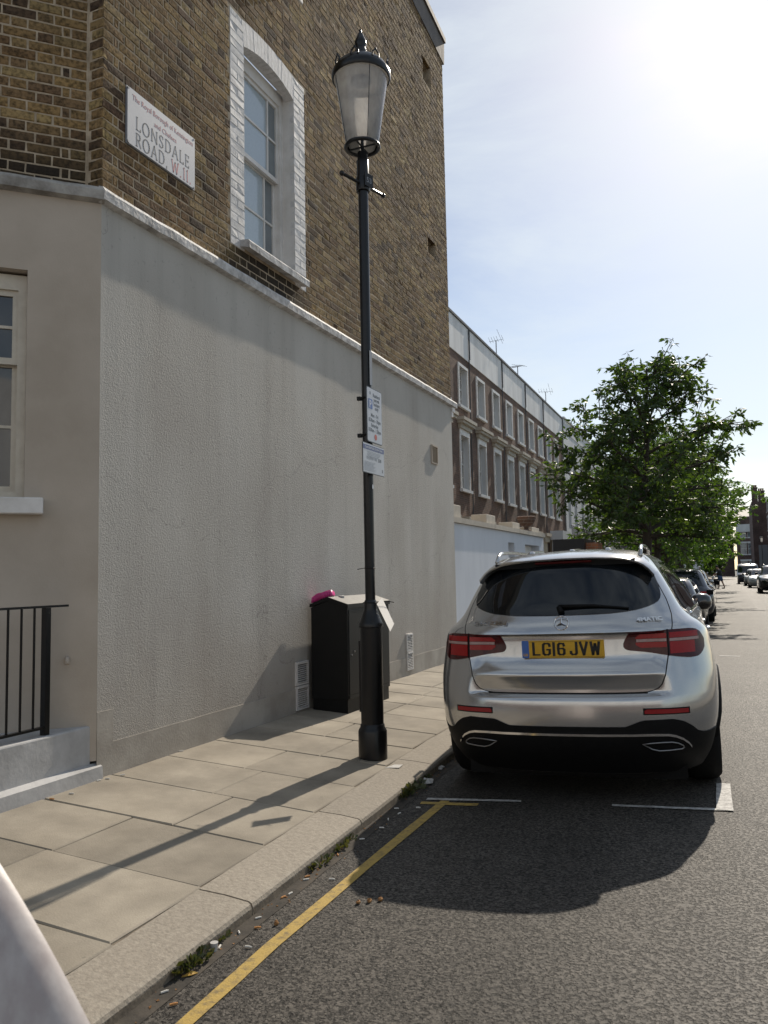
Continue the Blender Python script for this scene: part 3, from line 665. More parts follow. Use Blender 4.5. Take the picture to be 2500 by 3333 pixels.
# cornice end stops
mb = MB(); SW.box(mb, YB - 0.02, YB + 0.10, Z_STR - .07, Z_STR - .002, -.05, .03); SW.box(mb, YB - 0.02, YB + 0.06, Z_STR - .15, Z_STR - .07, -.05, .015); mb.build('cornice_bracket', 'white_paint', bld)

# ---- upper brickwork
WIN = (6.08, 7.02, 4.585, 6.48)          # opening (y0,y1,z0,z1), head is a shallow arch above 6.48
SUR = (5.855, 7.25, 4.50, 6.74)          # painted surround
WIN2 = (6.08, 7.02, 7.79, 9.6); SUR2 = (5.855, 7.25, 7.70, 9.9)
REC = [(11.07, 11.42, 9.12, 9.50), (11.12, 11.46, 6.36, 6.63)]
holesz = [(WIN[0], WIN[1], WIN[2], 6.60), (WIN2[0], WIN2[1], WIN2[2], WIN2[3])] + REC
mb = MB(); SW.holes(mb, YA + .004, YB - .004, Z_BR - .02, 10.30, holesz, -0.003)
mb.quad((XW - .0055, YA + .004, 10.30), (XW - .0055, YB - .004, 10.30), (XW - .0055, YB - .004, top(YB)), (XW - .0055, YA + .004, top(YA)))
mb.quad((XW, YB - .004, Z_BR - .1), (XW - 6, YB - .004, Z_BR - .1), (XW - 6, YB - .004, top(YB)), (XW, YB - .004, top(YB)))
for h in REC: SW.reveals(mb, h, -.0055, -.16); SW.box(mb, h[0], h[1], h[2], h[3], -.20, -.16)
RET.holes(mb, 0.004, 0.14, Z_BR - .02, 11.3, [], -0.003)
SPB.holes(mb, 0.0, 5, Z_BR - .02, 11.3, [], -0.003)
mb.build('mortar_bed', 'mortar', bld)
mb = MB()
for h in REC: SW.box(mb, h[0], h[1], h[2], h[3], -.155, -.13)
mb.build('recess_panel', 'lead_dark', bld)
# bricks in Flemish bond
def project(p):
    d = p - Vector((0, 0, EYE)); f = d.dot(fw)
    if f <= 0.1: return None
    return (d.dot(rc) / f * 2600 + 1250, -d.dot(uc) / f * 2600 + 1666.5)
bricks = []
def lay(fr, u0, u1, z0, ztop, holes, start_h=False):
    st, he, jn, co_ = 0.2155, 0.1025, 0.0105, 0.0755
    z = z0; c = 0
    while z < ztop(u0) or z < ztop(u1):
        u = u0
        seq = 0
        while u < u1 - 0.02:
            if c % 2 == 0: L = st if seq % 2 == 0 else he
            else: L = he if seq == 0 else (0.046 if seq == 1 else (st if seq % 2 == 0 else he))
            L += random.uniform(-.004, .004) if seq > 1 else 0
            seq += 1
            ue = min(u + L, u1)
            zz1 = z + co_ - jn * .9
            if zz1 < ztop((u + ue) / 2) - .005:
                segs = [(u, ue)]
                for h in holes:
                    if h[2] < (z + zz1) / 2 < h[3]:
                        ns = []
                        for a, b in segs:
                            if b <= h[0] or a >= h[1]: ns.append((a, b)); continue
                            if a < h[0] - .03: ns.append((a, h[0] - .006))
                            if b > h[1] + .03: ns.append((h[1] + .006, b))
                        segs = ns
                for a, b in segs:
                    if b - a > 0.03: bricks.append((fr, a, b, z, zz1))
            u = ue + jn
        z += co_; c += 1
bh = [(SUR[0], SUR[1], SUR[2], SUR[3] + .035), (SUR2[0], SUR2[1], SUR2[2], SUR2[3])] + REC
lay(SW, YA, YB, Z_BR + .005, top, bh)
lay(RET, 0.0, 0.128, Z_BR + .005, lambda u: 8.2, [])
lay(SPB, 0.012, 1.9, Z_BR + .005, lambda u: 8.2, [])
def brick_area(b):
    fr, a, e, z, z1 = b
    c = fr.p((a + e) / 2, (z + z1) / 2)
    pr = project(c)
    if pr is None or not (-20 < pr[0] < 2520 and -20 < pr[1] < 3350): return 0
    d = Vector((0, 0, EYE)) - c
    return (e - a) * (z1 - z) * max(0, d.normalized().dot(fr.n)) / d.length_squared
order = sorted(range(len(bricks)), key=lambda i: -brick_area(bricks[i]))
single = set(order[:300])
def brick_verts(L, H, seed, pr=0.0, e=0.006, back_=-.004):
    rnd = random.Random(seed); j = lambda a: rnd.uniform(-a, a)
    h = L / 2
    back = [(-h, -.05, 0), (h, -.05, 0), (h, -.05, H), (-h, -.05, H)]
    edge = [(-h + j(.003), back_, j(.003)), (h + j(.003), back_, j(.003)), (h + j(.003), back_, H + j(.003)), (-h + j(.003), back_, H + j(.003))]
    face = [(-h + e + j(.003), pr + j(.0025), e + j(.002)), (h - e + j(.003), pr + j(.0025), e + j(.002)), (h - e + j(.003), pr + j(.0025), H - e + j(.002)), (-h + e + j(.003), pr + j(.0025), H - e + j(.002))]
    v = back + edge + face; f = []
    for b0 in (0, 4):
        for k in range(4):
            k2 = (k + 1) % 4; f.append((b0 + k, b0 + k2, b0 + 4 + k2, b0 + 4 + k))
    f.append((8, 9, 10, 11))
    return v, f
variants = {}
def brick_mesh(L, seed, mat):
    key = (round(L, 3), seed % 5, mat)
    if key not in variants:
        v, f = brick_verts(L, 0.066, hash((round(L, 3), seed % 5)) & 0xffff, 0.002)
        me = bpy.data.meshes.new('brick'); me.from_pydata(v, [], f); me.materials.append(MATS[mat]); me.update(); variants[key] = me
    return variants[key]
bw_ = WPOS[bld.name]
MBK = MB()
for i, (fr, a, e, z, z1) in enumerate(bricks):
    c = fr.p((a + e) / 2, z)
    s = 1 if fr.u.cross(Vector((0, 0, 1))).dot(fr.n) > 0 else -1
    u = fr.u * (1 if fr.u.cross(Vector((0, 0, 1))).dot(fr.n) > 0 else -1)   # right-handed: x along face (seen from outside), y out
    # local x along wall such that x cross y = z with y = normal  -> x = n x z
    x = Vector((fr.n.y, -fr.n.x, 0)); y = fr.n
    if i in single:
        o = bpy.data.objects.new('brick', brick_mesh(e - a, i, 'stock_brick')); C.objects.link(o); o.parent = bld
        ang = math.atan2(x.y, x.x); o.location = c - bw_; o.rotation_euler = (random.uniform(-.006, .006), random.uniform(-.008, .008), ang + random.uniform(-.008, .008))
    else:
        v, f = brick_verts(e - a, z1 - z, i, random.uniform(-.001, .003))
        i0 = len(MBK.v)
        for q in v: MBK.v.append(tuple(c + x * q[0] + y * q[1] + Vector((0, 0, q[2]))))
        MBK.f += [tuple(i0 + k for k in ff) for ff in f]
tag(MBK.build('brickwork', 'stock_brick', bld), kind='stuff')
# parapet coping
mb = MB(); P = [(XW + .05, YA - .05), (XW + .05, YB + .07), (XW - .4, YB + .07), (XW - .4, YA - .05)]
mb.hexa([(x, y, top(y)) for x, y in P] + [(x, y, top(y) + .09) for x, y in P]); mb.build('coping', 'slate', bld)
mb = MB(); mb.hexa([(x + dx, y, top(y) - .36) for (x, y), dx in zip(P, (-.038, -.038, 0, 0))] + [(x + dx, y, top(y) - .003) for (x, y), dx in zip(P, (-.028, -.028, 0, 0))]); mb.build('parapet_flashing', 'slate', bld)

# ---- sash window with painted brick surround
def surround(sur, win, zhead, arch=True):
    c = 0; z = sur[2] + .003
    while z < sur[3] - .02:
        z1 = min(z + 0.0655, sur[3])
        for (a, b) in ((sur[0], win[0]), (win[1], sur[1])):
            parts = [(a, b)] if c % 2 == 0 else [(a, (a + b) / 2 - .004), ((a + b) / 2 + .004, b)]
            for (p, q) in parts:
                v, f = brick_verts(q - p, z1 - z, random.randint(0, 9999), .0012, .003, -.0012)
                m = MB(); cc = SW.p((p + q) / 2, z)
                for t in v: m.v.append(tuple(cc + Vector((0, -1, 0)) * t[0] + Vector((1, 0, 0)) * t[1] + Vector((0, 0, t[2]))))
                m.f = f; m.build('painted_brick', 'white_paint_brick', bld)
        z += 0.0755; c += 1
    for (a, b) in ((sur[0], win[0]), (win[1], sur[1])):
        m = MB(); SW.box(m, a + (.004 if a > win[0] else 0), b - (.004 if b < win[1] else 0), sur[2], sur[3], -.05, -.0015); m.build('painted_mortar', 'white_paint_brick', bld)
    # voussoirs of the flat arch
    N = 15
    for k in range(N):
        a = win[0] + (win[1] - win[0]) * k / N; b = win[0] + (win[1] - win[0]) * (k + 1) / N
        def zi(y): t = (y - win[0]) / (win[1] - win[0]) * 2 - 1; return zhead + 0.085 * (1 - t * t)
        def zo(y): t = (y - win[0]) / (win[1] - win[0]) * 2 - 1; return sur[3] + 0.04 * (1 - t * t)
        sk = lambda y: y + ((y - (win[0] + win[1]) / 2) * .08)
        g = .0015; m = MB(); pr = random.uniform(.0005, .002)
        P = [(a + g, zi(a)), (b - g, zi(b)), (sk(b) - g, zo(b)), (sk(a) + g, zo(a))]
        m.hexa([(XW - .10, y, zz) for y, zz in P] + [(XW + pr, y, zz) for y, zz in P]); m.build('voussoir', 'white_paint_brick', bld)
surround(SUR, WIN, 6.49)
surround(SUR2, WIN2, 9.65)
def sill(win, zt):
    m = MB(); n = 9; L = []
    for k in range(n + 1):
        y = win[0] - .07 + (win[1] - win[0] + .20) * k / n; w = .006 * noise.noise(Vector((y * 6, 0, 2)))
        L.append([(XW - .12, y, zt - .03), (XW + .095 + w, y, zt - .085), (XW + .10 + w, y, zt - .025 + w), (XW + .085, y, zt - .008), (XW - .12, y, zt + .012)])
    q = 5
    for s_ in L: m.v += s_
    for k in range(n):
        for i in range(q): m.f.append((k * q + i, (k + 1) * q + i, (k + 1) * q + (i + 1) % q, k * q + (i + 1) % q))
    m.f.append(tuple(range(q))); m.f.append(tuple(reversed(range(n * q, n * q + q))))
    return m.build('sill', 'stone_course_white', bld)
sill(WIN, WIN[2]); sill(WIN2, WIN2[2])
def sash(fr, win, parent, dface, cols, glassmats, framemat, zmid, bars=True, arch=0.085, name='sash_window'):
    """box sash set back dface from the wall face; upper sash in front, lower behind"""
    u0, u1, z0, z1 = win
    m = MB(); t = 0.055
    fr.box(m, u0, u0 + t, z0, z1 + arch, dface - .10, dface); fr.box(m, u1 - t, u1, z0, z1 + arch, dface - .10, dface)
    fr.box(m, u0 + t, u1 - t, z1 - .055, z1 + arch, dface - .10, dface); fr.box(m, u0 + t, u1 - t, z0, z0 + .035, dface - .10, dface)
    root = m.build(name, framemat, parent)
    for (a, b, dd) in ((zmid, z1 - .055, dface - .02), (z0 + .035, zmid + .03, dface - .065)):
        s = 0.035
        m = MB(); ua, ub = u0 + t, u1 - t
        fr.box(m, ua, ua + s, a, b, dd - .035, dd); fr.box(m, ub - s, ub, a, b, dd - .035, dd)
        fr.box(m, ua + s, ub - s, a, a + .045, dd - .035, dd); fr.box(m, ua + s, ub - s, b - .04, b, dd - .035, dd)
        zb = (a + b) / 2
        fr.box(m, ua + s, ub - s, zb - .01, zb + .01, dd - .028, dd - .004)
        cu = [ua + s] + [c for c in cols] + [ub - s]
        for c in cols:
            fr.box(m, c - .01, c + .01, a + .045, zb - .01, dd - .028, dd - .004); fr.box(m, c - .01, c + .01, zb + .01, b - .04, dd - .028, dd - .004)
        so = m.build('sash', framemat, root)
        for i in range(len(cu) - 1):
            for (za, zc) in ((a + .045, zb), (zb, b - .04)):
                g = MB(); P = [fr.p(cu[i], za, dd - .018), fr.p(cu[i + 1], za, dd - .018), fr.p(cu[i + 1], zc, dd - .018), fr.p(cu[i], zc, dd - .018)]
                tl = random.uniform(-.002, .002); P = [p + fr.n * (tl if k in (1, 2) else 0) for k, p in enumerate(P)]
                g.prism(P, -fr.n * .004); g.build('pane', glassmats[i % len(glassmats)], root)
    return root
w1 = sash(SW, (WIN[0], WIN[1], WIN[2] + .02, WIN[3]), bld, -0.14, [6.33, 6.77], ['window_blind', 'window_blind', 'window_grey'], 'white_paint', 5.58)
w2 = sash(SW, (WIN2[0], WIN2[1], WIN2[2] + .02, WIN2[3]), bld, -0.14, [6.33, 6.77], ['window_grey'], 'white_paint', 8.75)
for W_, zh in ((WIN, 6.49), (WIN2, 9.65)):
    mb = MB(); SW.reveals(mb, (W_[0], W_[1], W_[2], zh + .10), -.004, -.15); mb.build('window_reveal', 'white_paint', bld)
w3 = sash(SPL, (WU0 + .004, WU1 - .004, WZ0 + .01, WZ1 - .07), bld, -0.07, [0.92, 1.3], ['window_dark'], 'cream_frame', 2.98, arch=0.05)
mb = MB(); SPL.box(mb, WU0 - .12, WU1 + .12, WZ0 - .11, WZ0 - .002, -.1, .09); mb.build('sill', 'white_paint', bld, bevel=.008)
# ledge and plinth in front of the splay, in line with the street wall
mb = MB(); mb.prism([(XW - .03, YA - .02, 0), (XW - .03, -2.5, 0), (-8.3, -2.5, 0), (-8.3, -0.1, 0)], (0, 0, 1))
mb.v = [(x + (.0 if z == 0 else .0), y, .05 if z == 0 else .535) for x, y, z in mb.v]; mb.build('plinth', 'grey_paint', bld, bevel=.012)
mb = MB(); n = 12
for k in range(n):
    ya, yb_ = -2.5 + (YA + .03 + 2.5) * k / n, -2.5 + (YA + .03 + 2.5) * (k + 1) / n
    za = lambda y: .262 + .006 * noise.noise(Vector((y * 2, 1, 0)))
    mb.hexa([(XW - .03, ya, .03), (XW + .045, ya, .03), (XW + .045, yb_, .03), (XW - .03, yb_, .03), (XW - .03, ya, za(ya) + .02), (XW + .025, ya, za(ya)), (XW + .025, yb_, za(yb_)), (XW - .03, yb_, za(yb_) + .02)])
mb.build('plinth_step', 'grey_paint', bld)
# ventilation grilles
def vent(y0, y1, z0, z1, slats, halves=1, name='vent_grille', mat='white_paint', back='lead_dark'):
    H = (z1 - z0) / halves
    for hh in range(halves):
        a = z0 + H * hh + (.004 if hh else 0); b = z0 + H * (hh + 1) - .004
        m = MB(); t = .02
        SW.box(m, y0, y0 + t, a, b, 0, .022); SW.box(m, y1 - t, y1, a, b, 0, .022); SW.box(m, y0 + t, y1 - t, a, a + .018, 0, .022); SW.box(m, y0 + t, y1 - t, b - .022, b, 0, .03)
        o = m.build(name, mat, bld)
        m = MB(); SW.box(m, y0 + t, y1 - t, a + .018, b - .022, 0.001, .004); m.build('backing', back, o)
        for k in range(slats):
            z = a + .022 + (b - a - .046) * k / slats
            s = MB(); P = [(XW + .006, z + .006), (XW + .021, z), (XW + .024, z + .005), (XW + .006, z + .011)]
            s.prism([(x, y0 + t, zz) for x, zz in P], (0, y1 - y0 - 2 * t, 0)); s.build('slat', mat, o)
vent(6.93, 7.17, 0.20, 0.67, 9, 2)
vent(9.86, 10.08, 0.25, 0.73, 9, 2)
vent(11.01, 11.28, 3.14, 3.42, 9, 1, mat='splay_render', back='splay_render')
# wall tap stub on the splay
mb = MB(); mb.tube([SPL.p(0.19, 0.99, 0), SPL.p(0.19, 0.99, .03), SPL.p(0.19, .955, .045)], .014, 8); mb.build('pipe_stub', 'splay_render', bld, smooth=True)

# railing on the plinth
rail = thing('railing', 'black iron railing with thin upright bars on the white plinth at left', 'railing', (-4.03, 2.6, 0.535))
RX = -4.03
mb = MB(); mb.box(RX - .02, RX + .02, 3.86, 3.90, .535, 1.335); mb.build('post', 'black_iron', rail)
mb = MB(); mb.box(RX - .02, RX + .02, 1.0, 4.05, 1.336, 1.35); mb.build('top_rail', 'black_iron', rail)
mb = MB(); mb.box(RX - .016, RX + .016, 1.0, 3.86, .575, .59); mb.build('bottom_rail', 'black_iron', rail)
for k in range(1, 28):
    y = 3.885 - .1005 * k
    if y < 1.1: break
    mb = MB(); mb.tube([(RX, y, .59), (RX, y, 1.337)], .008, 6); mb.build('bar', 'black_iron', rail)

# ---------------------------------------------------------------- street name plate
sg = thing('street_sign', 'white street name plate LONSDALE ROAD on the brick wall', 'street sign', (XW + .01, 4.89, 4.735))
SY0, SY1, SZ0, SZ1 = 4.485, 5.299, 4.735, 5.172
mb = MB(); cc = .022
P = [(SY0 + cc, SZ0), (SY1 - cc, SZ0), (SY1, SZ0 + cc), (SY1, SZ1 - cc), (SY1 - cc, SZ1), (SY0 + cc, SZ1), (SY0, SZ1 - cc), (SY0, SZ0 + cc)]
mb.prism([(XW + .014, y, z) for y, z in P], (.008, 0, 0)); mb.build('plate', 'sign_white', sg)
mb = MB(); mb.box(XW + .004, XW + .0145, SY0 - .006, SY1 + .006, SZ0 - .006, SZ1 + .006); mb.build('backing', 'sign_grey', sg)
for y in (SY0 + .01, SY1 - .01):
    for z in (SZ0 + .01, SZ1 - .01):
        mb = MB(); mb.tube([(XW + .01, y, z), (XW + .024, y, z)], .009, 8); mb.build('screw', 'sign_grey', sg)
SX = XW + .0225
def st(y, z): return (SX, SY0 + y * (SY1 - SY0), SZ0 + z * (SZ1 - SZ0))
mb = MB(); put_text(mb, 'The Royal Borough of Kensington', .062, st(.065, .82), (0, 1, 0), (0, 0, 1), width=.90 * .814, offset=-.0003); mb.build('borough_lettering', 'sign_red', sg)
mb = MB(); put_text(mb, 'and Chelsea', .058, st(.37, .635), (0, 1, 0), (0, 0, 1), width=.335 * .814, offset=-.0003); mb.build('borough_lettering', 'sign_red', sg)
GL = {'L': (.62, [[(.12, 1), (.12, 0), (.6, 0), (.6, .16)], [(.02, 1), (.24, 1)], [(.02, 0), (.2, 0)]]),
 'O': (.98, ['c']), 'N': (.9, [[(.1, 0), (.1, 1), (.8, 0), (.8, 1)], [(0, 0), (.2, 0)], [(.7, 1), (.9, 1)]]),
 'S': (.62, [[(.54, .8), (.5, .95), (.3, 1), (.12, .92), (.08, .75), (.2, .58), (.4, .46), (.54, .3), (.52, .12), (.32, 0), (.12, .04), (.05, .2)]]),
 'D': (.85, [[(.12, 0), (.12, 1), (.4, 1), (.62, .92), (.76, .72), (.8, .5), (.76, .28), (.62, .08), (.4, 0), (.12, 0)], [(0, 1), (.2, 1)], [(0, 0), (.2, 0)]]),
 'A': (.86, [[(.05, 0), (.43, 1), (.81, 0)], [(.2, .36), (.66, .36)], [(-.04, 0), (.16, 0)], [(.7, 0), (.92, 0)]]),
 'E': (.62, [[(.56, .86), (.56, 1), (.12, 1), (.12, 0), (.58, 0), (.58, .15)], [(.12, .52), (.46, .52)], [(.46, .44), (.46, .6)], [(.02, 0), (.14, 0)], [(.02, 1), (.14, 1)]]),
 'R': (.72, [[(.12, 0), (.12, 1), (.4, 1), (.54, .92), (.58, .76), (.54, .6), (.4, .5), (.12, .5)], [(.36, .5), (.7, 0)], [(0, 1), (.16, 1)], [(0, 0), (.24, 0)]]),
 'W': (1.15, [[(.05, 1), (.3, 0), (.57, .9), (.84, 0), (1.1, 1)], [(-.04, 1), (.16, 1)], [(1.0, 1), (1.2, 1)]]),
 '1': (.3, [[(.16, 0), (.16, 1)], [(.05, 0), (.27, 0)], [(.06, .92), (.16, 1)]]),
 ',': (.3, [[(.1, .08), (.08, -.12)]]), '.': (.26, [[(.1, 0.0), (.1, .09)]]), ' ': (.34, [])}
def stroke_text(m, s, org, h, width, ux, uy, wd, track=.26):
    tot = sum(GL[c][0] + track for c in s) - track; k = width / tot; x = 0
    ux, uy, org = Vector(ux), Vector(uy), Vector(org); nn = ux.cross(uy)
    for c in s:
        w, st_ = GL[c]
        for q in st_:
            if q == 'c': q = [(w / 2 + (w / 2 - .04) * math.cos(a), .5 + .52 * math.sin(a)) for a in [2 * math.pi * i / 20 for i in range(21)]]
            for (a, b) in zip(q[:-1], q[1:]):
                A = Vector(((x + a[0]) * k, a[1] * h)); B = Vector(((x + b[0]) * k, b[1] * h)); d = B - A
                if d.length < 1e-6: continue
                d.normalize(); ww = wd * (0.75 + .55 * abs(d.y)); nn2 = Vector((-d.y, d.x)) * ww / 2; A = A - d * ww * .3; B = B + d * ww * .3
                P = [A + nn2, A - nn2, B - nn2, B + nn2]
                m.prism([org + ux * p.x + uy * p.y for p in P], nn * .0002)
        x += w + track
mb = MB(); stroke_text(mb, 'LONSDALE', st(.115, .335), .098, .79 * .814, (0, 1, 0), (0, 0, 1), .0075); mb.build('street_lettering', 'sign_dark', sg)
mb = MB(); stroke_text(mb, 'ROAD,', st(.115, .045), .098, .46 * .814, (0, 1, 0), (0, 0, 1), .0075); mb.build('street_lettering', 'sign_dark', sg)
mb = MB(); stroke_text(mb, 'W.11.', st(.63, .045), .098, .31 * .814, (0, 1, 0), (0, 0, 1), .007); mb.build('district_lettering', 'sign_red', sg)

# ================================================================== lamp post
LX, LY = -2.597, 5.757
LZ = zp(LX)
def lamp_post(name, label, lx, ly, lz, group, detail=True):
    t = thing(name, label, 'lamp post', (lx, ly, lz), group)
    k = 28 if detail else 10
    m = MB(); m.lathe([(.112, lz - .02), (.112, lz + .205), (.105, lz + .222), (.096, lz + .235), (.094, lz + .255), (.088, lz + .262)], lx, ly, k); m.build('base', 'black_iron', t, smooth='auto')
    m = MB(); m.lathe([(.088, lz + .262), (.087, lz + 1.0), (.098, lz + 1.005), (.098, lz + 1.03), (.09, lz + 1.045), (.075, lz + 1.08), (.056, lz + 1.13), (.05, lz + 1.17), (.05, lz + 1.2), (.042, lz + 1.215)], lx, ly, k); m.build('lower_column', 'black_iron', t, smooth='auto')
    m = MB(); m.lathe([(.040, lz + 1.215), (.0405, lz + 3.0), (.041, lz + 4.60), (.050, lz + 4.605), (.050, lz + 4.80), (.042, lz + 4.815), (.042, lz + 4.87), (.02, lz + 4.875)], lx, ly, k); m.build('column', 'black_iron', t, smooth='auto')
    zb = lz + 4.90
    # lantern
    m = MB(); m.tube([(lx, ly, zb - .03), (lx, ly, zb + .10)], .014, 8); 
    for a in (0, math.pi / 2): 
        dx, dy = .125 * math.cos(a), .125 * math.sin(a); m.tube([(lx - dx, ly - dy, zb + .02), (lx + dx, ly + dy, zb + .02)], .008, 6)
    m.build('spider', 'black_iron', t)
    m = MB(); m.tube([(lx + .135 * math.cos(2 * math.pi * q / k), ly + .135 * math.sin(2 * math.pi * q / k), zb + .02) for q in range(k)], .016, 8, closed=True); m.build('bottom_ring', 'black_iron', t, smooth=True)
    m = MB(); m.lathe([(.128, zb + .035), (.137, zb + .06), (.178, zb + .34), (.222, zb + .625)], lx, ly, max(k, 20), cap=False); m.build('lantern_glass', 'lantern_glass', t, smooth=True)
    m = MB(); m.lathe([(.24, zb + .60), (.246, zb + .615), (.246, zb + .645), (.236, zb + .665), (.215, zb + .70), (.17, zb + .74), (.115, zb + .768), (.07, zb + .78), (.066, zb + .80), (.058, zb + .83), (.044, zb + .865), (.042, zb + .885), (.05, zb + .90), (.05, zb + .93), (.042, zb + .95), (.024, zb + .995), (.015, zb + 1.01), (.012, zb + 1.015), (.012, zb + 1.035), (.003, zb + 1.045)], lx, ly, k); cp = m.build('cap', 'black_iron', t, smooth='auto')
    m = MB(); m.lathe([(.236, zb + .601), (.21, zb + .598), (.08, zb + .596), (.001, zb + .596)], lx, ly, k, cap=False); m.build('reflector', 'lamp_cap_inner', t, smooth=True)
    if detail:
        m = MB(); m.lathe([(.075, zb + .57), (.085, zb + .585), (.085, zb + .597)], lx, ly, 20); m.build('lamp_unit', 'sign_grey', t, smooth='auto')
        for q in range(8):   # cresting on the cap rim
            a = 2 * math.pi * q / 8 + .2; m = MB()
            tx, ty = -math.sin(a), math.cos(a); bx, by = lx + .225 * math.cos(a), ly + .225 * math.sin(a)
            for s in (-1, 1):
                m.tube([(bx + tx * s * .004, by + ty * s * .004, zb + .66), (bx + tx * s * .03, by + ty * s * .03, zb + .68), (bx + tx * s * .028, by + ty * s * .028, zb + .71), (bx + tx * s * .006, by + ty * s * .006, zb + .735), (bx, by, zb + .75)], .007, 6)
            m.build('crest', 'black_iron', t)
        for q in range(4):
            a = 2 * math.pi * q / 4 + .75; m = MB(); m.tube([(lx + .139 * math.cos(a), ly + .139 * math.sin(a), zb + .05), (lx + .223 * math.cos(a), ly + .223 * math.sin(a), zb + .62)], .003, 5); m.build('glazing_bar', 'black_iron', t)
    # ladder bar, parallel to the street wall
    zl = lz + 4.60
    a = R(28); ax, ay = math.sin(a), math.cos(a)
    a = Vector((.30, 1.0, 0)).normalized()
    if detail:
        m = MB(); m.tube([(lx - a.x * .25, ly - a.y * .25, zl), (lx + a.x * .25, ly + a.y * .25, zl)], .013, 8); b = m.build('ladder_bar', 'black_iron', t, smooth=True)
        for s in (-1, 1):
            m = MB(); c = Vector((lx, ly, zl)) + a * s * .255; m.lathe([(.001, c.z - .022), (.014, c.z - .017), (.022, c.z), (.014, c.z + .017), (.001, c.z + .022)], c.x, c.y, 10); m.build('ball_end', 'black_iron', b, smooth=True)
        m = MB(); m.lathe([(.055, zl - .06), (.058, zl - .05), (.058, zl + .05), (.055, zl + .06)], lx, ly, 20); m.build('collar', 'black_iron', t, smooth='auto')
        n_ = Vector((a.y, -a.x, 0)); m = MB(); c = Vector((lx, ly, zl + .015)) + n_ * .06
        P = [c + a * s1 * .05 + Vector((0, 0, s2 * .055)) for s1, s2 in ((-1, -1), (1, -1), (1, 1), (-1, 1))]; m.prism(P, n_ * .006); m.build('number_plate', 'black_metal', t)
        m = MB(); put_text(m, '53', .06, c + n_ * .0065 - a * .03 - Vector((0, 0, .022)), a, (0, 0, 1), width=.06, offset=.001); m.build('number', 'sign_grey', t)
        # access door and hinges on the lower column
        m = MB(); 
        for q in range(5):
            pass
        m.box(lx - .093, lx - .080, ly - .035, ly + .035, lz + .35, lz + .9); m.build('door', 'black_iron', t)
    return t
lamp = lamp_post('lamp_post', 'tall black heritage lamp post standing by the kerb', LX, LY, LZ, None)

# signs on the post
PX = LX + .058
pk = thing('parking_sign', 'white resident permit parking sign on the lamp post', 'sign', (PX, 5.76, 2.55))
mb = MB()
def rrect(y0, y1, z0, z1, r, n=4):
    P = []
    for cy, cz, a0 in ((y1 - r, z0 + r, -90), (y1 - r, z1 - r, 0), (y0 + r, z1 - r, 90), (y0 + r, z0 + r, 180)):
        for k in range(n + 1): a = R(a0 + 90 * k / n); P.append((cy + r * math.cos(a), cz + r * math.sin(a)))
    return P
mb.prism([(PX, y, z) for y, z in rrect(5.61, 5.905, 2.548, 2.987, .02)], (.006, 0, 0)); mb.build('plate', 'sign_dark', pk)
mb = MB(); mb.prism([(PX + .0062, y, z) for y, z in rrect(5.617, 5.898, 2.555, 2.980, .016)], (.0015, 0, 0)); mb.build('face', 'sign_white', pk)
TX = PX + .008
mb = MB(); mb.prism([(TX, y, z) for y, z in rrect(5.64, 5.715, 2.815, 2.893, .006)], (.0015, 0, 0)); mb.build('parking_panel', 'sign_blue', pk)
mb = MB(); put_text(mb, 'P', .082, (TX + .0016, 5.656, 2.825), (0, 1, 0), (0, 0, 1), width=.042, offset=.003); mb.build('parking_letter', 'sign_white', pk)
mb = MB()
for s, z, w, yc in (('Resident', 2.92, .14, 5.80), ('permit', 2.885, .11, 5.80), ('holders', 2.85, .12, 5.80), ('only', 2.818, .07, 5.80), ('Mon - Fri', 2.755, .14, 5.757), ('8.30am - 10pm', 2.715, .23, 5.757), ('Saturday', 2.675, .14, 5.757), ('8.30am - 1.30pm', 2.635, .24, 5.757)):
    put_text(mb, s, .04, (TX, yc, z), (0, 1, 0), (0, 0, 1), width=w, align='CENTER', offset=.001)
put_text(mb, 'o', .05, (TX, 5.675, 2.93), (0, 1, 0), (0, 0, 1), width=.02, align='CENTER', offset=.002)
mb.build('lettering', 'sign_dark', pk)
mb = MB(); mb.prism([(TX, 5.77 + .024 * math.cos(2 * math.pi * k / 20), 2.598 + .024 * math.sin(2 * math.pi * k / 20)) for k in range(20)], (.001, 0, 0)); mb.build('sticker', 'sticker_red', pk)
mb = MB()
for z in (2.62, 2.92): mb.tube([(LX + .05 * math.cos(2 * math.pi * k / 16), LY + .05 * math.sin(2 * math.pi * k / 16), z) for k in range(16)], .009, 6, closed=True); mb.box(LX - .075, LX - .045, LY - .03, LY - .0, z - .015, z + .015)
mb.build('clip', 'black_metal', pk)
nt = thing('notice_sign', 'white drinking zone notice with a navy header below the parking sign', 'sign', (PX, 5.73, 2.295))
mb = MB(); mb.box(PX + .001, PX + .006, 5.521, 5.934, 2.297, 2.532); mb.build('plate', 'sign_dark', nt)
mb = MB(); mb.box(PX + .0062, PX + .0075, 5.526, 5.929, 2.302, 2.527); mb.build('face', 'sign_white', nt)
mb = MB(); mb.box(PX + .0077, PX + .0086, 5.526, 5.929, 2.482, 2.517); mb.build('header_band', 'sign_navy', nt)
mb = MB(); put_text(mb, 'Controlled Public Drinking Zone', .028, (PX + .0088, 5.7275, 2.492), (0, 1, 0), (0, 0, 1), width=.33, align='CENTER', offset=.0005); mb.build('header_lettering', 'sign_white', nt)
mb = MB(); put_text(mb, 'MAXIMUM FINE', .036, (PX + .0077, 5.69, 2.405), (0, 1, 0), (0, 0, 1), width=.20, align='CENTER')
for k in range(4): mb.box(PX + .0077, PX + .0084, 5.60 + .01 * (k % 2), 5.86 - .012 * k, 2.465 - .011 * k, 2.467 - .011 * k)
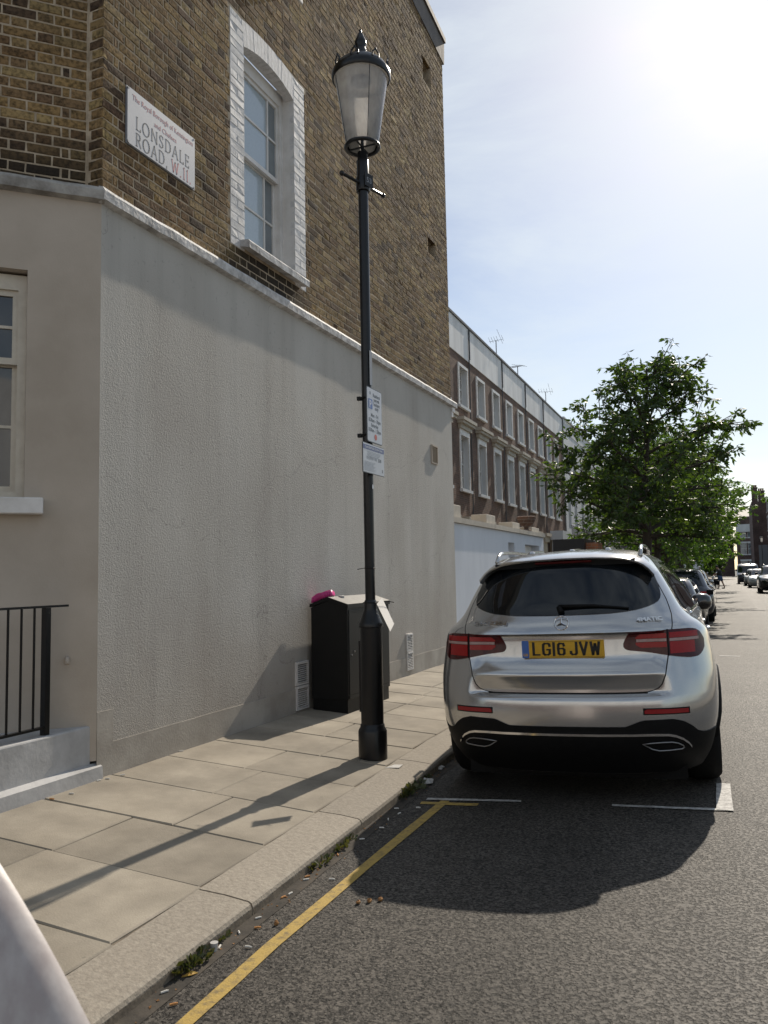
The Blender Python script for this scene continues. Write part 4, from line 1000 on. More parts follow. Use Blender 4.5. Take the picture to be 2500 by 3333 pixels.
for k in range(8): mb.box(PX + .0077, PX + .0084, 5.545, 5.76 - .02 * (k % 3), 2.384 - .0095 * k, 2.3855 - .0095 * k)
mb.box(PX + .0077, PX + .0084, 5.885, 5.905, 2.325, 2.35)
mb.build('small_print', 'sign_grey', nt)
mb = MB(); put_text(mb, '£500', .036, (PX + .0077, 5.84, 2.405), (0, 1, 0), (0, 0, 1), width=.065, align='CENTER', offset=.001); mb.build('fine_amount', 'sign_dark', nt)
# little round sticker and cable ties
mb = MB(); c0 = Vector((LX + .041, LY - .02, 2.2))
mb.prism([(LX + .0425 + .0, LY - .008 + .016 * math.cos(2 * math.pi * k / 16), 2.203 + .019 * math.sin(2 * math.pi * k / 16)) for k in range(16)], (.001, 0, 0)); tag(mb.build('round_sticker', 'sign_white'), 'small round white sticker on the post under the notice', 'sticker')
mb = MB(); mb.box(LX + .042, LX + .043, LY - .03, LY + .02, 3.02, 3.30); tag(mb.build('torn_tape', 'sign_grey'), 'strip of torn tape on the post above the parking sign', 'tape')
cd = thing('hanging_card', 'blank white card hanging crooked from the lamp post by a cable tie', 'card', (-2.40, 5.62, 1.09))
P = [(-2.425, 1.334), (-2.478, 1.286), (-2.352, 1.082), (-2.314, 1.14)]
mb = MB(); mb.poly([(x + .005, 5.60 - (x + 2.48) * .35, z) for x, z in reversed(P)]); mb.build('board', 'card_backlit', cd)
mb = MB(); mb.tube([(-2.47, 5.65, 1.303), (-2.40, 5.63, 1.306), (-2.34, 5.62, 1.297)], .0028, 5); mb.tube([(LX + .056 * math.cos(2 * math.pi * k / 14), LY + .056 * math.sin(2 * math.pi * k / 14), LZ + 1.195) for k in range(14)], .004, 5, closed=True); mb.build('cable_tie', 'black_metal', cd)
mb = MB(); mb.tube([(LX + .043 * math.cos(2 * math.pi * k / 14), LY + .043 * math.sin(2 * math.pi * k / 14), 1.562) for k in range(14)], .004, 5, closed=True); mb.tube([(LX - .04, LY - .02, 1.562), (LX - .09, LY - .04, 1.553)], .003, 5); tag(mb.build('cable_tie', 'black_metal'), 'black cable tie sticking out of the post above the card', 'cable tie')

# ================================================================== utility cabinet
cab = thing('utility_cabinet', 'black metal utility cabinet with a pitched lid painted grey as if sunlit against the wall', 'cabinet', (-3.68, 7.7, zp(-3.68)))
CX0, CX1, CY0, CY1 = -3.895, -3.488, 7.17, 8.22
mb = MB(); mb.box(CX0 + .01, CX1 - .012, CY0 + .01, CY1 - .01, .10, .30); mb.build('plinth', 'black_metal', cab)
mb = MB(); mb.prism([(CX0, CY0, .285), (CX1, CY0, .285), (CX1, CY0, 1.19), (-3.70, CY0, 1.262), (CX0, CY0, 1.19)], (0, CY1 - CY0, 0)); mb.build('body', 'black_metal', cab, bevel=.004)
mb = MB(); mb.prism([(CX1 + .012, CY0 - .012, 1.185), (CX1 + .012, CY0 - .012, 1.222), (-3.70, CY0 - .012, 1.296), (CX0 - .01, CY0 - .012, 1.225), (CX0 - .01, CY0 - .012, 1.195), (-3.70, CY0 - .012, 1.262)], (0, CY1 - CY0 + .024, 0)); lid = mb.build('lid', 'black_metal', cab)
mb = MB(); mb.prism([(CX1 + .012, CY0 - .012, 1.2235), (CX1 + .012, CY0 - .012, 1.2255), (-3.70, CY0 - .012, 1.299), (-3.70, CY0 - .012, 1.297)], (0, CY1 - CY0 + .024, 0)); mb.build('lid_top', 'cabinet_roof_lit', lid)  # paler skin on the lid paints in its sunlit sheen
for (a, b) in ((CY0 + .025, (CY0 + CY1) / 2 - .004), ((CY0 + CY1) / 2 + .004, CY1 - .025)):
    mb = MB(); mb.box(CX1, CX1 + .006, a, b, .33, 1.165); d = mb.build('door', 'black_metal', cab, bevel=.003)
    for z in (.72, .75):
        mb = MB(); mb.tube([(CX1 + .006, a + .05 + (z - .72) * 2, z), (CX1 + .014, a + .05 + (z - .72) * 2, z)], .009, 8); mb.build('lock', 'alloy', d)
mb = MB(); mb.box(CX1 + .001, CX1 + .007, CY0 + .02, CY1 - .02, .295, .325); mb.build('bottom_rail', 'black_metal', cab)
# things on the cabinet
pk2 = MB()
n = 14
def pinkz(x): return 1.235 + (x - CX0) * .33
pts = []
for k in range(n + 1):
    t = k / n; x = -3.905 + .215 * t; pts.append((x, pinkz(x) + .006, pinkz(x) + .06 + .045 * math.sin(t * 3.0) * (0.6 + .4 * math.cos(t * 5))))
for k in range(n):
    (xa, a0, a1), (xb, b0, b1) = pts[k], pts[k + 1]
    ya, yb_ = 7.19 + .02 * math.sin(k * .5), 7.19 + .02 * math.sin((k + 1) * .5)
    pk2.hexa([(xa, ya, a0), (xb, yb_, b0), (xb, yb_ + .11, b0), (xa, ya + .11, a0), (xa, ya + .02, a1), (xb, yb_ + .02, b1), (xb, yb_ + .09, b1 - .02), (xa, ya + .09, a1 - .02)])
tag(pk2.build('pink_cloth', 'pink_plastic', smooth=True), 'crumpled bright pink plastic sheet on top of the black cabinet', 'plastic')
mb = MB(); mb.lathe([(.03, 1.268), (.032, 1.30), (.02, 1.305)], -3.665, 7.40, 12); tag(mb.build('paper_scrap', 'litter_white'), 'small white scrap on the cabinet lid beside the pink sheet', 'litter')

# ================================================================== hero car
def pchip(xs, ys, x):
    xs = np.array(xs, float); ys = np.array(ys, float); h = np.diff(xs); d = np.diff(ys) / h; n = len(xs); m = np.zeros(n)
    for i in range(1, n - 1):
        if d[i - 1] * d[i] > 0:
            w1_, w2_ = 2 * h[i] + h[i - 1], h[i] + 2 * h[i - 1]; m[i] = (w1_ + w2_) / (w1_ / d[i - 1] + w2_ / d[i])
    m[0], m[-1] = d[0], d[-1]
    x = np.clip(np.asarray(x, float), xs[0], xs[-1]); i = np.clip(np.searchsorted(xs, x) - 1, 0, n - 2)
    t = (x - xs[i]) / h[i]; t2, t3 = t * t, t * t * t
    return (2 * t3 - 3 * t2 + 1) * ys[i] + (t3 - 2 * t2 + t) * h[i] * m[i] + (-2 * t3 + 3 * t2) * ys[i + 1] + (t3 - t2) * h[i] * m[i + 1]
class Shell:
    """car body as stacked horizontal outlines: half width w(z), rear y, front y, corner depths"""
    D = None
    def det(s, x, z):
        if s.D is None or not (.65 < z < 1.1): return 0.0
        k = min(1, max(0, (.645 - abs(x)) / .11)); return lerp(s.D, z) * k * k * (3 - 2 * k)
    def __init__(s, W, YR, BR, YF, BF, n=2.8, m=2.0):
        s.W, s.YR, s.BR, s.YF, s.BF, s.n, s.m = W, YR, BR, YF, BF, n, m
    def g(s, T, z): return float(pchip([t[0] for t in T], [t[1] for t in T], z))
    def rear(s, x, z):
        w, yr, br = s.g(s.W, z), s.g(s.YR, z), s.g(s.BR, z); r = min(abs(x) / w, .99999)
        return Vector((x, yr + br - br * (1 - r ** s.n) ** (1 / s.m) + s.det(x, z), z))
    def rear_n(s, x, z):
        e = .004; a = s.rear(x + e, z) - s.rear(x - e, z); b = s.rear(x, z + e) - s.rear(x, z - e); n = a.cross(b).normalized()
        return n if n.y < 0 else -n
    FL = None
    def flare(s, y, z):
        if s.FL is None or z < 1.0: return 1.0
        k = min(1, max(0, (y - .55) / 2.0)); return 1 + lerp(s.FL, z) * k * k * (3 - 2 * k)
    def ring(s, z, nr=48, ns=22, nf=24):
        w, yr, br, yf, bf = (s.g(T, z) for T in (s.W, s.YR, s.BR, s.YF, s.BF)); P = []
        for k in range(nr + 1):
            a = -math.pi / 2 + math.pi * k / nr; sn, cs = math.sin(a), math.cos(a)
            xx = w * math.copysign(abs(sn) ** (2 / s.n), sn); P.append((xx, yr + br - br * max(cs, 0) ** (2 / s.m) + s.det(xx, z), z))
        for k in range(1, ns): P.append((w, yr + br + (yf - bf - yr - br) * k / ns, z))
        for k in range(nf + 1):
            a = math.pi / 2 - math.pi * k / nf; sn, cs = math.sin(a), math.cos(a)
            P.append((w * math.copysign(abs(sn) ** (2 / 2.6), sn), yf - bf + bf * max(cs, 0) ** (2 / 2.0), z))
        for k in range(1, ns): P.append((-w, yf - bf + (yr + br - yf + bf) * k / ns, z))
        return [(x * s.flare(y, z), y, z) for x, y, z in P]
    def body(s, zs, arches=(), **kw):
        m = MB(); n = None
        for z in zs:
            P = s.ring(z, **kw); n = len(P); m.v += P
        for j in range(len(zs) - 1):
            for i in range(n):
                i2 = (i + 1) % n; f = (j * n + i, j * n + i2, (j + 1) * n + i2, (j + 1) * n + i)
                c = [sum(m.v[k][q] for k in f) / 4 for q in range(3)]
                if abs(c[0]) > .6 and any((c[1] - ay) ** 2 + (c[2] - az) ** 2 < ar * ar for ay, az, ar in arches): continue
                m.f.append(f)
        m.f.append(tuple(range((len(zs) - 1) * n, len(zs) * n))); m.f.append(tuple(reversed(range(n))))
        return m
    def patch(s, fn, nu, nv, off=.004, skirt=.02):
        """fn(a,b)->(x,z) on the rear surface; offset along normal, edges turned in"""
        m = MB(); G = {}
        for j in range(nv + 1):
            for i in range(nu + 1):
                x, z = fn(i / nu, j / nv); p = s.rear(x, z) + s.rear_n(x, z) * off; G[i, j] = len(m.v); m.v.append(tuple(p))
        for j in range(nv):
            for i in range(nu): m.f.append((G[i, j], G[i + 1, j], G[i + 1, j + 1], G[i, j + 1]))
        bd = [(i, 0) for i in range(nu)] + [(nu, j) for j in range(nv)] + [(i, nv) for i in range(nu, 0, -1)] + [(0, j) for j in range(nv, 0, -1)]
        idb = []
        for (i, j) in bd:
            x, z = fn(i / nu, j / nv); p = s.rear(x, z) + s.rear_n(x, z) * (off - skirt); idb.append(len(m.v)); m.v.append(tuple(p))
        for k in range(len(bd)):
            k2 = (k + 1) % len(bd); m.f.append((G[bd[k2]], G[bd[k]], idb[k], idb[k2]))
        return m
def lerp(T, x):
    x = min(max(x, T[0][0]), T[-1][0])
    for (a, b), (c, d) in zip(T[:-1], T[1:]):
        if x <= c: return b + (d - b) * ((x - a) / (c - a) if c > a else 0)
    return T[-1][1]

S = Shell(
 W=[(.18, .80), (.30, .86), (.42, .895), (.5, .915), (.62, .925), (.75, .928), (.88, .918), (.98, .902), (1.05, .885), (1.10, .845), (1.14, .79), (1.20, .735), (1.30, .685), (1.40, .635), (1.48, .59), (1.53, .555), (1.565, .52), (1.59, .47), (1.61, .40), (1.625, .30), (1.635, .2), (1.64, .08)],
 YR=[(.18, .16), (.28, .07), (.36, .02), (.44, .0), (.52, -.004), (.60, -.002), (.66, .006), (.70, .015), (.76, .030), (.82, .045), (.90, .062), (1.0, .078), (1.06, .086), (1.09, .094), (1.13, .115), (1.18, .155), (1.25, .205), (1.35, .28), (1.45, .355), (1.53, .42), (1.56, .46), (1.59, .62), (1.61, .82), (1.625, 1.05), (1.635, 1.25), (1.64, 1.4)],
 BR=[(.18, .5), (.5, .56), (.9, .56), (1.05, .52), (1.15, .40), (1.25, .34), (1.5, .30), (1.6, .35), (1.64, .3)],
 YF=[(.18, 4.5), (.35, 4.64), (.6, 4.655), (.8, 4.58), (.93, 4.3), (1.0, 3.75), (1.04, 3.55), (1.10, 3.40), (1.25, 3.1), (1.4, 2.78), (1.53, 2.42), (1.59, 2.1), (1.62, 1.85), (1.64, 1.6)],
 BF=[(.18, .5), (.9, .6), (1.0, .5), (1.2, .3), (1.5, .25), (1.64, .1)])
S.FL = [(1.0, 0), (1.06, .03), (1.12, .10), (1.18, .15), (1.3, .16), (1.5, .13), (1.6, .08), (1.64, 0)]
S.D = [(.655, 0), (.672, .004), (.682, .030), (.695, .046), (.72, .042), (.77, .022), (.808, .002), (.825, .004), (.86, .024), (.90, .036), (1.0, .034), (1.05, .032), (1.062, .026), (1.070, -.002), (1.09, 0)]
car = thing('silver_car', 'silver SUV parked at the kerb, seen from behind with yellow plate', 'car', (-0.97, 5.12, .037), local=True, rot=(0, -.0275, R(3.5)))
zs = sorted(set([.18, .22, .26, .30, .34, .38, .42, .46, .50, .54, .58, .62, .64, .655, .664, .672, .678, .684, .690, .695, .71, .73, .75, .77, .79, .80, .808, .816, .825, .84, .86, .88, .90, .94, .98, 1.02, 1.045, 1.056, 1.064, 1.068, 1.072, 1.08, 1.09, 1.10, 1.11, 1.12, 1.13, 1.14, 1.155, 1.17, 1.185, 1.2, 1.225, 1.25, 1.28, 1.31, 1.34, 1.37, 1.40, 1.43, 1.46, 1.49, 1.515, 1.53, 1.545, 1.56, 1.575, 1.59, 1.60, 1.61, 1.618, 1.625, 1.63, 1.635, 1.638, 1.64]))
ARCH = [(.93, .36, .40), (3.81, .36, .40)]
S.body(zs, ARCH, nr=72).build('body', 'car_silver', car, smooth=True, pivot=(0, 0, 0))
mb = MB(); mb.box(-.70, .70, .30, 4.3, .13, .95); mb.box(-.79, .79, 1.40, 3.32, .17, .6); mb.build('underbody', 'car_plastic', car)  # boxes reach low to block light leaking under the car
# tailgate panel
xs_T = [(.700, .45), (.703, .50), (.710, .535), (.722, .562), (.745, .585), (.80, .607), (.90, .628), (1.0, .645), (1.10, .668), (1.16, .668), (1.25, .645), (1.35, .60), (1.45, .55), (1.52, .51)]
zt = [.700, .703, .708, .715, .722, .735, .75, .77, .79, .80, .808, .816, .825, .84, .86, .88, .90, .94, .98, 1.02, 1.045, 1.056, 1.064, 1.068, 1.072, 1.08, 1.09, 1.11, 1.13, 1.15, 1.17, 1.19, 1.22, 1.26, 1.30, 1.35, 1.40, 1.46, 1.52]
def ft(a, b):
    q = b * (len(zt) - 1); i = min(int(q), len(zt) - 2); z = zt[i] + (zt[i + 1] - zt[i]) * (q - i); return ((2 * a - 1) * lerp(xs_T, z), z)
tg = S.patch(ft, 48, len(zt) - 1, .0045, .03).build('tailgate', 'car_silver', car, smooth='auto', pivot=(0, 0, 0))
# shut lines
def seam(pts, r=.0042, off=.001, name='shut_line', mat='car_plastic', par=None):
    m = MB(); m.tube([S.rear(x, z) + S.rear_n(x, z) * off for x, z in pts], r, 6); return m.build(name, mat, par or car, smooth=True)
side = [(lerp(xs_T, z) + .004, z) for z in zt if z >= .703]
for s in (-1, 1): seam([(s * x, z) for x, z in side])
seam([(x, .697) for x in np.linspace(-.5, .5, 30)], .0075, -.001)
# rear window
gT = [(1.178, .30), (1.181, .38), (1.187, .45), (1.198, .515), (1.215, .565), (1.235, .595), (1.26, .609), (1.29, .612), (1.34, .603), (1.40, .582), (1.46, .55), (1.535, .50)]
zg = [1.178, 1.180, 1.183, 1.188, 1.195, 1.205, 1.218, 1.235, 1.255, 1.28, 1.31, 1.35, 1.40, 1.45, 1.49, 1.535]
def fg(a, b):
    q = b * (len(zg) - 1); i = min(int(q), len(zg) - 2); z = zg[i] + (zg[i + 1] - zg[i]) * (q - i); x = (2 * a - 1) * lerp(gT, z)
    return (x, z + (.018 * (x / .6) ** 2 if z < 1.2 else .018 * (x / .6) ** 2 * max(0, (1.3 - z) / .1)) )
gl = S.patch(fg, 40, len(zg) - 1, .008, .012).build('rear_window', 'car_glass', car, smooth='auto', pivot=(0, 0, 0))
# spoiler
m = MB(); ne = 36
eT = [(0, 1.560), (.2, 1.557), (.34, 1.548), (.42, 1.536), (.48, 1.517), (.53, 1.49), (.57, 1.45), (.585, 1.425)]
yT = [(0, .36), (.3, .368), (.45, .385), (.53, .40), (.57, .405), (.585, .39)]
rows_ = []
for k in range(ne + 1):
    x = -.585 + 1.17 * k / ne; ax = abs(x); ze = lerp(eT, ax); ye = lerp(yT, ax); f = max(0, (ax - .42) / .165)
    out = .02 * f
    sx = math.copysign(1, x)
    rows_.append([(x * .985, ye + .05, ze - .022), (x, ye, ze - .013), (x, ye - .004, ze - .003), (x + sx * out * .5, ye + .02, ze + .008), (x + sx * out, ye + .12, ze + .022 + .004 * (1 - f)), (x * (1 - .02 * f) + sx * out * .6, ye + .28, ze + .040 + .012 * (1 - f) + .02 * f), (x * (1 - .05 * f), ye + .48, min(ze + .058 + .04 * f, 1.613))])
q = 7
for r_ in rows_: m.v += r_
for k in range(ne):
    for i in range(q - 1): m.f.append((k * q + i, (k + 1) * q + i, (k + 1) * q + i + 1, k * q + i + 1))
m.build('spoiler', 'car_silver', car, smooth='auto', pivot=(0, 0, 0))
mb = MB(); mb.box(-.19, .19, .375, .41, 1.522, 1.538); mb.build('brake_light', 'lamp_dark_red', car, bevel=.004)
mb = MB(); mb.box(-.47, .47, .395, .46, 1.50, 1.537); mb.build('spoiler_underside', 'car_plastic', car)
# rear wiper
m = MB(); a = S.rear(.42, 1.215) + Vector((0, -.022, 0)); b = S.rear(-.02, 1.238) + Vector((0, -.026, 0)); m.tube([a, (a + b) / 2 + Vector((0, -.004, .012)), b], [.007, .012, .016], 6); c = S.rear(0, 1.20) + Vector((0, -.02, 0)); m.tube([b, c], [.016, .022], 8); m.build('wiper', 'car_plastic', car, smooth=True)
# tail lamps
loT = [(.372, .976), (.380, .962), (.40, .953), (.50, .940), (.62, .918), (.72, .900), (.77, .893), (.81, .897), (.835, .918), (.85, .95)]
hiT = [(.372, .994), (.385, 1.025), (.41, 1.062), (.425, 1.068), (.62, 1.072), (.76, 1.072), (.80, 1.066), (.83, 1.045), (.85, 1.00)]
for s in (-1, 1):
    rootp = S.patch(lambda a, b: (s * (.372 + .478 * a), lerp(loT, .372 + .478 * a) + (lerp(hiT, .372 + .478 * a) - lerp(loT, .372 + .478 * a)) * b), 40, 10, .009, .02)
    tl = rootp.build('tail_lamp', 'lamp_dark_red', car, smooth='auto', pivot=(0, 0, 0))
    def sub(x0, x1, za, zb, mat, nm, off=.0115, tap=0.0):
        S.patch(lambda a, b: (s * (x0 + (x1 - x0) * a), za(x0 + (x1 - x0) * a) + (zb(x0 + (x1 - x0) * a) - za(x0 + (x1 - x0) * a)) * b), 16, 3, off, .004).build(nm, mat, tl, smooth='auto', pivot=(0, 0, 0))
    tip = lambda x, z0, zc, xa: z0 + (zc - z0) * max(0, (xa + .03 - x) / .03) if x < xa + .03 else z0
    sub(.445, .628, lambda x: 1.022, lambda x: tip(x, 1.052, 1.03, .445), 'lamp_red', 'lamp_element')
    sub(.445, .628, lambda x: tip(x, .965, .985, .445), lambda x: .999, 'lamp_red', 'lamp_element')
    sub(.645, .81, lambda x: 1.022, lambda x: 1.055, 'lamp_red', 'lamp_element')
    sub(.645, .79, lambda x: .925, lambda x: .999, 'lamp_red', 'lamp_element')
    sub(.45, .628, lambda x: 1.002, lambda x: 1.019, 'lamp_strip', 'lamp_strip')
    sub(.645, .815, lambda x: 1.002, lambda x: 1.019, 'lamp_strip', 'lamp_strip')
    seam([(s * .636, z) for z in np.linspace(.912, 1.074, 8)], .004, .010, 'lamp_joint', 'car_plastic', tl)
# reflectors, lower bumper, chrome strip, exhaust trims
for s in (-1, 1):
    S.patch(lambda a, b: (s * (.475 + .255 * a), .576 + .008 * (1 - a) * 0 + (b * (.026 if .04 < a else .018)) - .006 * a), 18, 2, .004, .006).build('reflector', 'reflector_red', car, smooth='auto', pivot=(0, 0, 0))
    S.patch(lambda a, b: (s * (.468 + .27 * a), .569 - .006 * a + b * .040), 18, 2, .002, .006).build('reflector_surround', 'car_plastic', car, pivot=(0, 0, 0))
bT = [(0, .500), (.36, .500), (.41, .518), (.46, .537), (.64, .538), (.70, .520), (.74, .492), (.78, .455), (.82, .438), (.86, .434), (.90, .44), (.93, .47)]
def fb(a, b):
    t = (2 * a - 1); x0 = math.copysign(abs(math.sin(t * math.pi / 2)) ** (2 / 2.8), t) * .9
    zt_ = lerp(bT, abs(x0)); z = .19 + (zt_ - .19) * b; w = S.g(S.W, z); wr = S.g(S.W, .48)
    return (x0 * min(1, w / wr) * .998, z)
S.patch(fb, 90, 14, .006, .02).build('lower_bumper', 'car_plastic', car, smooth='auto', pivot=(0, 0, 0))
chT = [(0, .452), (.55, .452), (.60, .447), (.64, .437), (.68, .416), (.71, .388), (.725, .362)]
cx = [-.725, -.71, -.695, -.68, -.66, -.64, -.6, -.5, -.4, -.2, 0, .2, .4, .5, .6, .64, .66, .68, .695, .71, .725]
m = MB(); q = 4; L = []
for x in cx:
    z = lerp(chT, abs(x)); p = S.rear(x, z); nn = S.rear_n(x, z)
    L.append([p + nn * .004 + Vector((0, 0, -.009)), p + nn * .016 + Vector((0, 0, -.008)), p + nn * .016 + Vector((0, 0, .006)), p + nn * .004 + Vector((0, 0, .009))])
for r_ in L: m.v += [tuple(p) for p in r_]
for k in range(len(L) - 1):
    for i in range(q): m.f.append((k * q + i, (k + 1) * q + i, (k + 1) * q + (i + 1) % q, k * q + (i + 1) % q))
m.build('chrome_strip', 'chrome', car, smooth='auto', pivot=(0, 0, 0))
EX = [(.452, .393), (.50, .397), (.56, .399), (.62, .397), (.655, .388), (.685, .368), (.69, .355), (.675, .347), (.60, .345), (.545, .346), (.505, .358)]
for s in (-1, 1):
    P = [S.rear(s * x, z) + Vector((0, -.012, 0)) for x, z in EX]
    m = MB(); m.tube(P, .004, 6, closed=True); e = m.build('exhaust_trim', 'alloy', car, smooth=True, pivot=(0, 0, 0))
    m = MB(); m.poly([p + Vector((0, .006, 0)) for p in (P if s < 0 else reversed(P))]); m.build('exhaust_opening', 'car_plastic', e, pivot=(0, 0, 0))
# number plate
np_ = MB(); np_.prism([(x, .082, z) for x, z in [(p[0], p[1]) for p in rrect(-.26, .26, .917, 1.028, .008)]], (0, .01, 0)); npl = np_.build('number_plate', 'plate_yellow', car)
mb = MB(); mb.prism([(x, .0805, z) for x, z in rrect(-.26, -.215, .917, 1.028, .006)], (0, .0012, 0)); mb.build('blue_band', 'plate_blue', npl)
mb = MB(); put_text(mb, 'GB', .022, (-.2375, .0800, .930), (1, 0, 0), (0, 0, 1), align='CENTER', offset=.0004, width=.03); mb.build('country_code', 'plate_yellow', npl)
GL.update({'pL': (.62, [[(.07, 1), (.07, .05), (.6, .05)]]), 'pG': (.66, [[(.62, .74), (.58, .9), (.48, .95), (.2, .95), (.09, .86), (.07, .5), (.09, .14), (.2, .05), (.48, .05), (.6, .14), (.61, .46), (.36, .46)]]), 'p1': (.2, [[(.1, 0), (.1, 1)]]),
 'p6': (.62, [[(.56, .76), (.5, .92), (.2, .95), (.09, .84), (.07, .5), (.09, .14), (.2, .05), (.46, .05), (.56, .14), (.57, .44), (.46, .54), (.1, .52)]]), 'pJ': (.58, [[(.52, 1), (.52, .16), (.42, .05), (.18, .05), (.07, .14), (.06, .28)]]),
 'pV': (.68, [[(.07, 1), (.34, .03), (.61, 1)]]), 'pW': (.78, [[(.06, 1), (.2, .04), (.39, .86), (.58, .04), (.72, 1)]]), 'p ': (.5, [])})
def plate_text(m, chars, x0, width):
    stroke_text(m, ['p' + c for c in chars], (x0, .0806, .9335), .079, width, (1, 0, 0), (0, 0, 1), .0130, track=.2)
mb = MB(); plate_text(mb, 'LG16', -.190, .205); mb.build('plate_lettering', 'plate_black', npl)
mb = MB(); plate_text(mb, 'JVW', .048, .185); mb.build('plate_lettering', 'plate_black', npl)
mb = MB()
for z in (.9235, 1.0215): mb.box(-.21, .253, .0808, .0815, z - .0008, z + .0008)
mb.build('plate_border', 'plate_black', npl)
# star badge and model lettering
by = S.rear(0, 1.137).y - .014; m = MB()
m.tube([(.045 * math.cos(2 * math.pi * k / 28), by + (.045 * math.sin(2 * math.pi * k / 28)) * .42, 1.137 + .042 * math.sin(2 * math.pi * k / 28)) for k in range(28)], .0038, 6, closed=True)
for k in range(3):
    a = math.pi / 2 + 2 * math.pi * k / 3; tip_ = Vector((.043 * math.cos(a), by + .43 * .043 * math.sin(a), 1.137 + .040 * math.sin(a))); cc_ = Vector((0, by - .004, 1.137))
    d2 = Vector((-math.sin(a), .42 * math.cos(a), .93 * math.cos(a))) * .008
    fr_ = Vector((0, -.006, 0)); i = len(m.v); m.v += [tuple(cc_ + d2), tuple(cc_ - d2), tuple(tip_), tuple(cc_ + fr_)]; m.f += [(i, i + 3, i + 2), (i + 3, i + 1, i + 2)]
m.build('star_badge', 'chrome', car, smooth=False)
for s_, x0, x1, z_ in (('GLC 220d', -.60, -.36, 1.122), ('4MATIC', .462, .612, 1.122)):
    p0 = S.rear(x0, z_) + S.rear_n(x0, z_) * .017; p1 = S.rear(x1, z_) + S.rear_n(x1, z_) * .017; ux = (p1 - p0).normalized(); nn = S.rear_n((x0 + x1) / 2, z_ + .01); uy = (-nn).cross(ux).normalized(); uy = uy if uy.z > 0 else -uy
    mb = MB(); put_text(mb, s_, .040, p0, ux, uy, width=(p1 - p0).length, offset=.0012, extrude=.003); mb.build('model_badge', 'chrome', car)
# roof rails
for s in (-1, 1):
    L = []; 
    for k in range(25):
        t = k / 24; y = .60 + 2.1 * t; h_ = min(1, min(t, 1 - t) / .09); h_ = math.sin(h_ * math.pi / 2); x = s * (.50 + .01 * math.sin(t * math.pi)); L.append((x, y, 1.555 + .022 * math.sin(min(1, t * 2.2) * math.pi / 2) + .062 * h_))
    m = MB(); m.tube(L, .014, 8); m.build('roof_rail', 'car_silver', car, smooth=True)
# roof rib bumps (bars across the roof)
for x in (-.30, 0.0, .26):
    m = MB(); m.hexa([(x - .05, .85, 1.55), (x + .05, .85, 1.55), (x + .05, 1.5, 1.60), (x - .05, 1.5, 1.60), (x - .02, .95, 1.632), (x + .02, .95, 1.632), (x + .02, 1.4, 1.648), (x - .02, 1.4, 1.648)]); m.build('roof_rib', 'car_silver', car, bevel=.01)
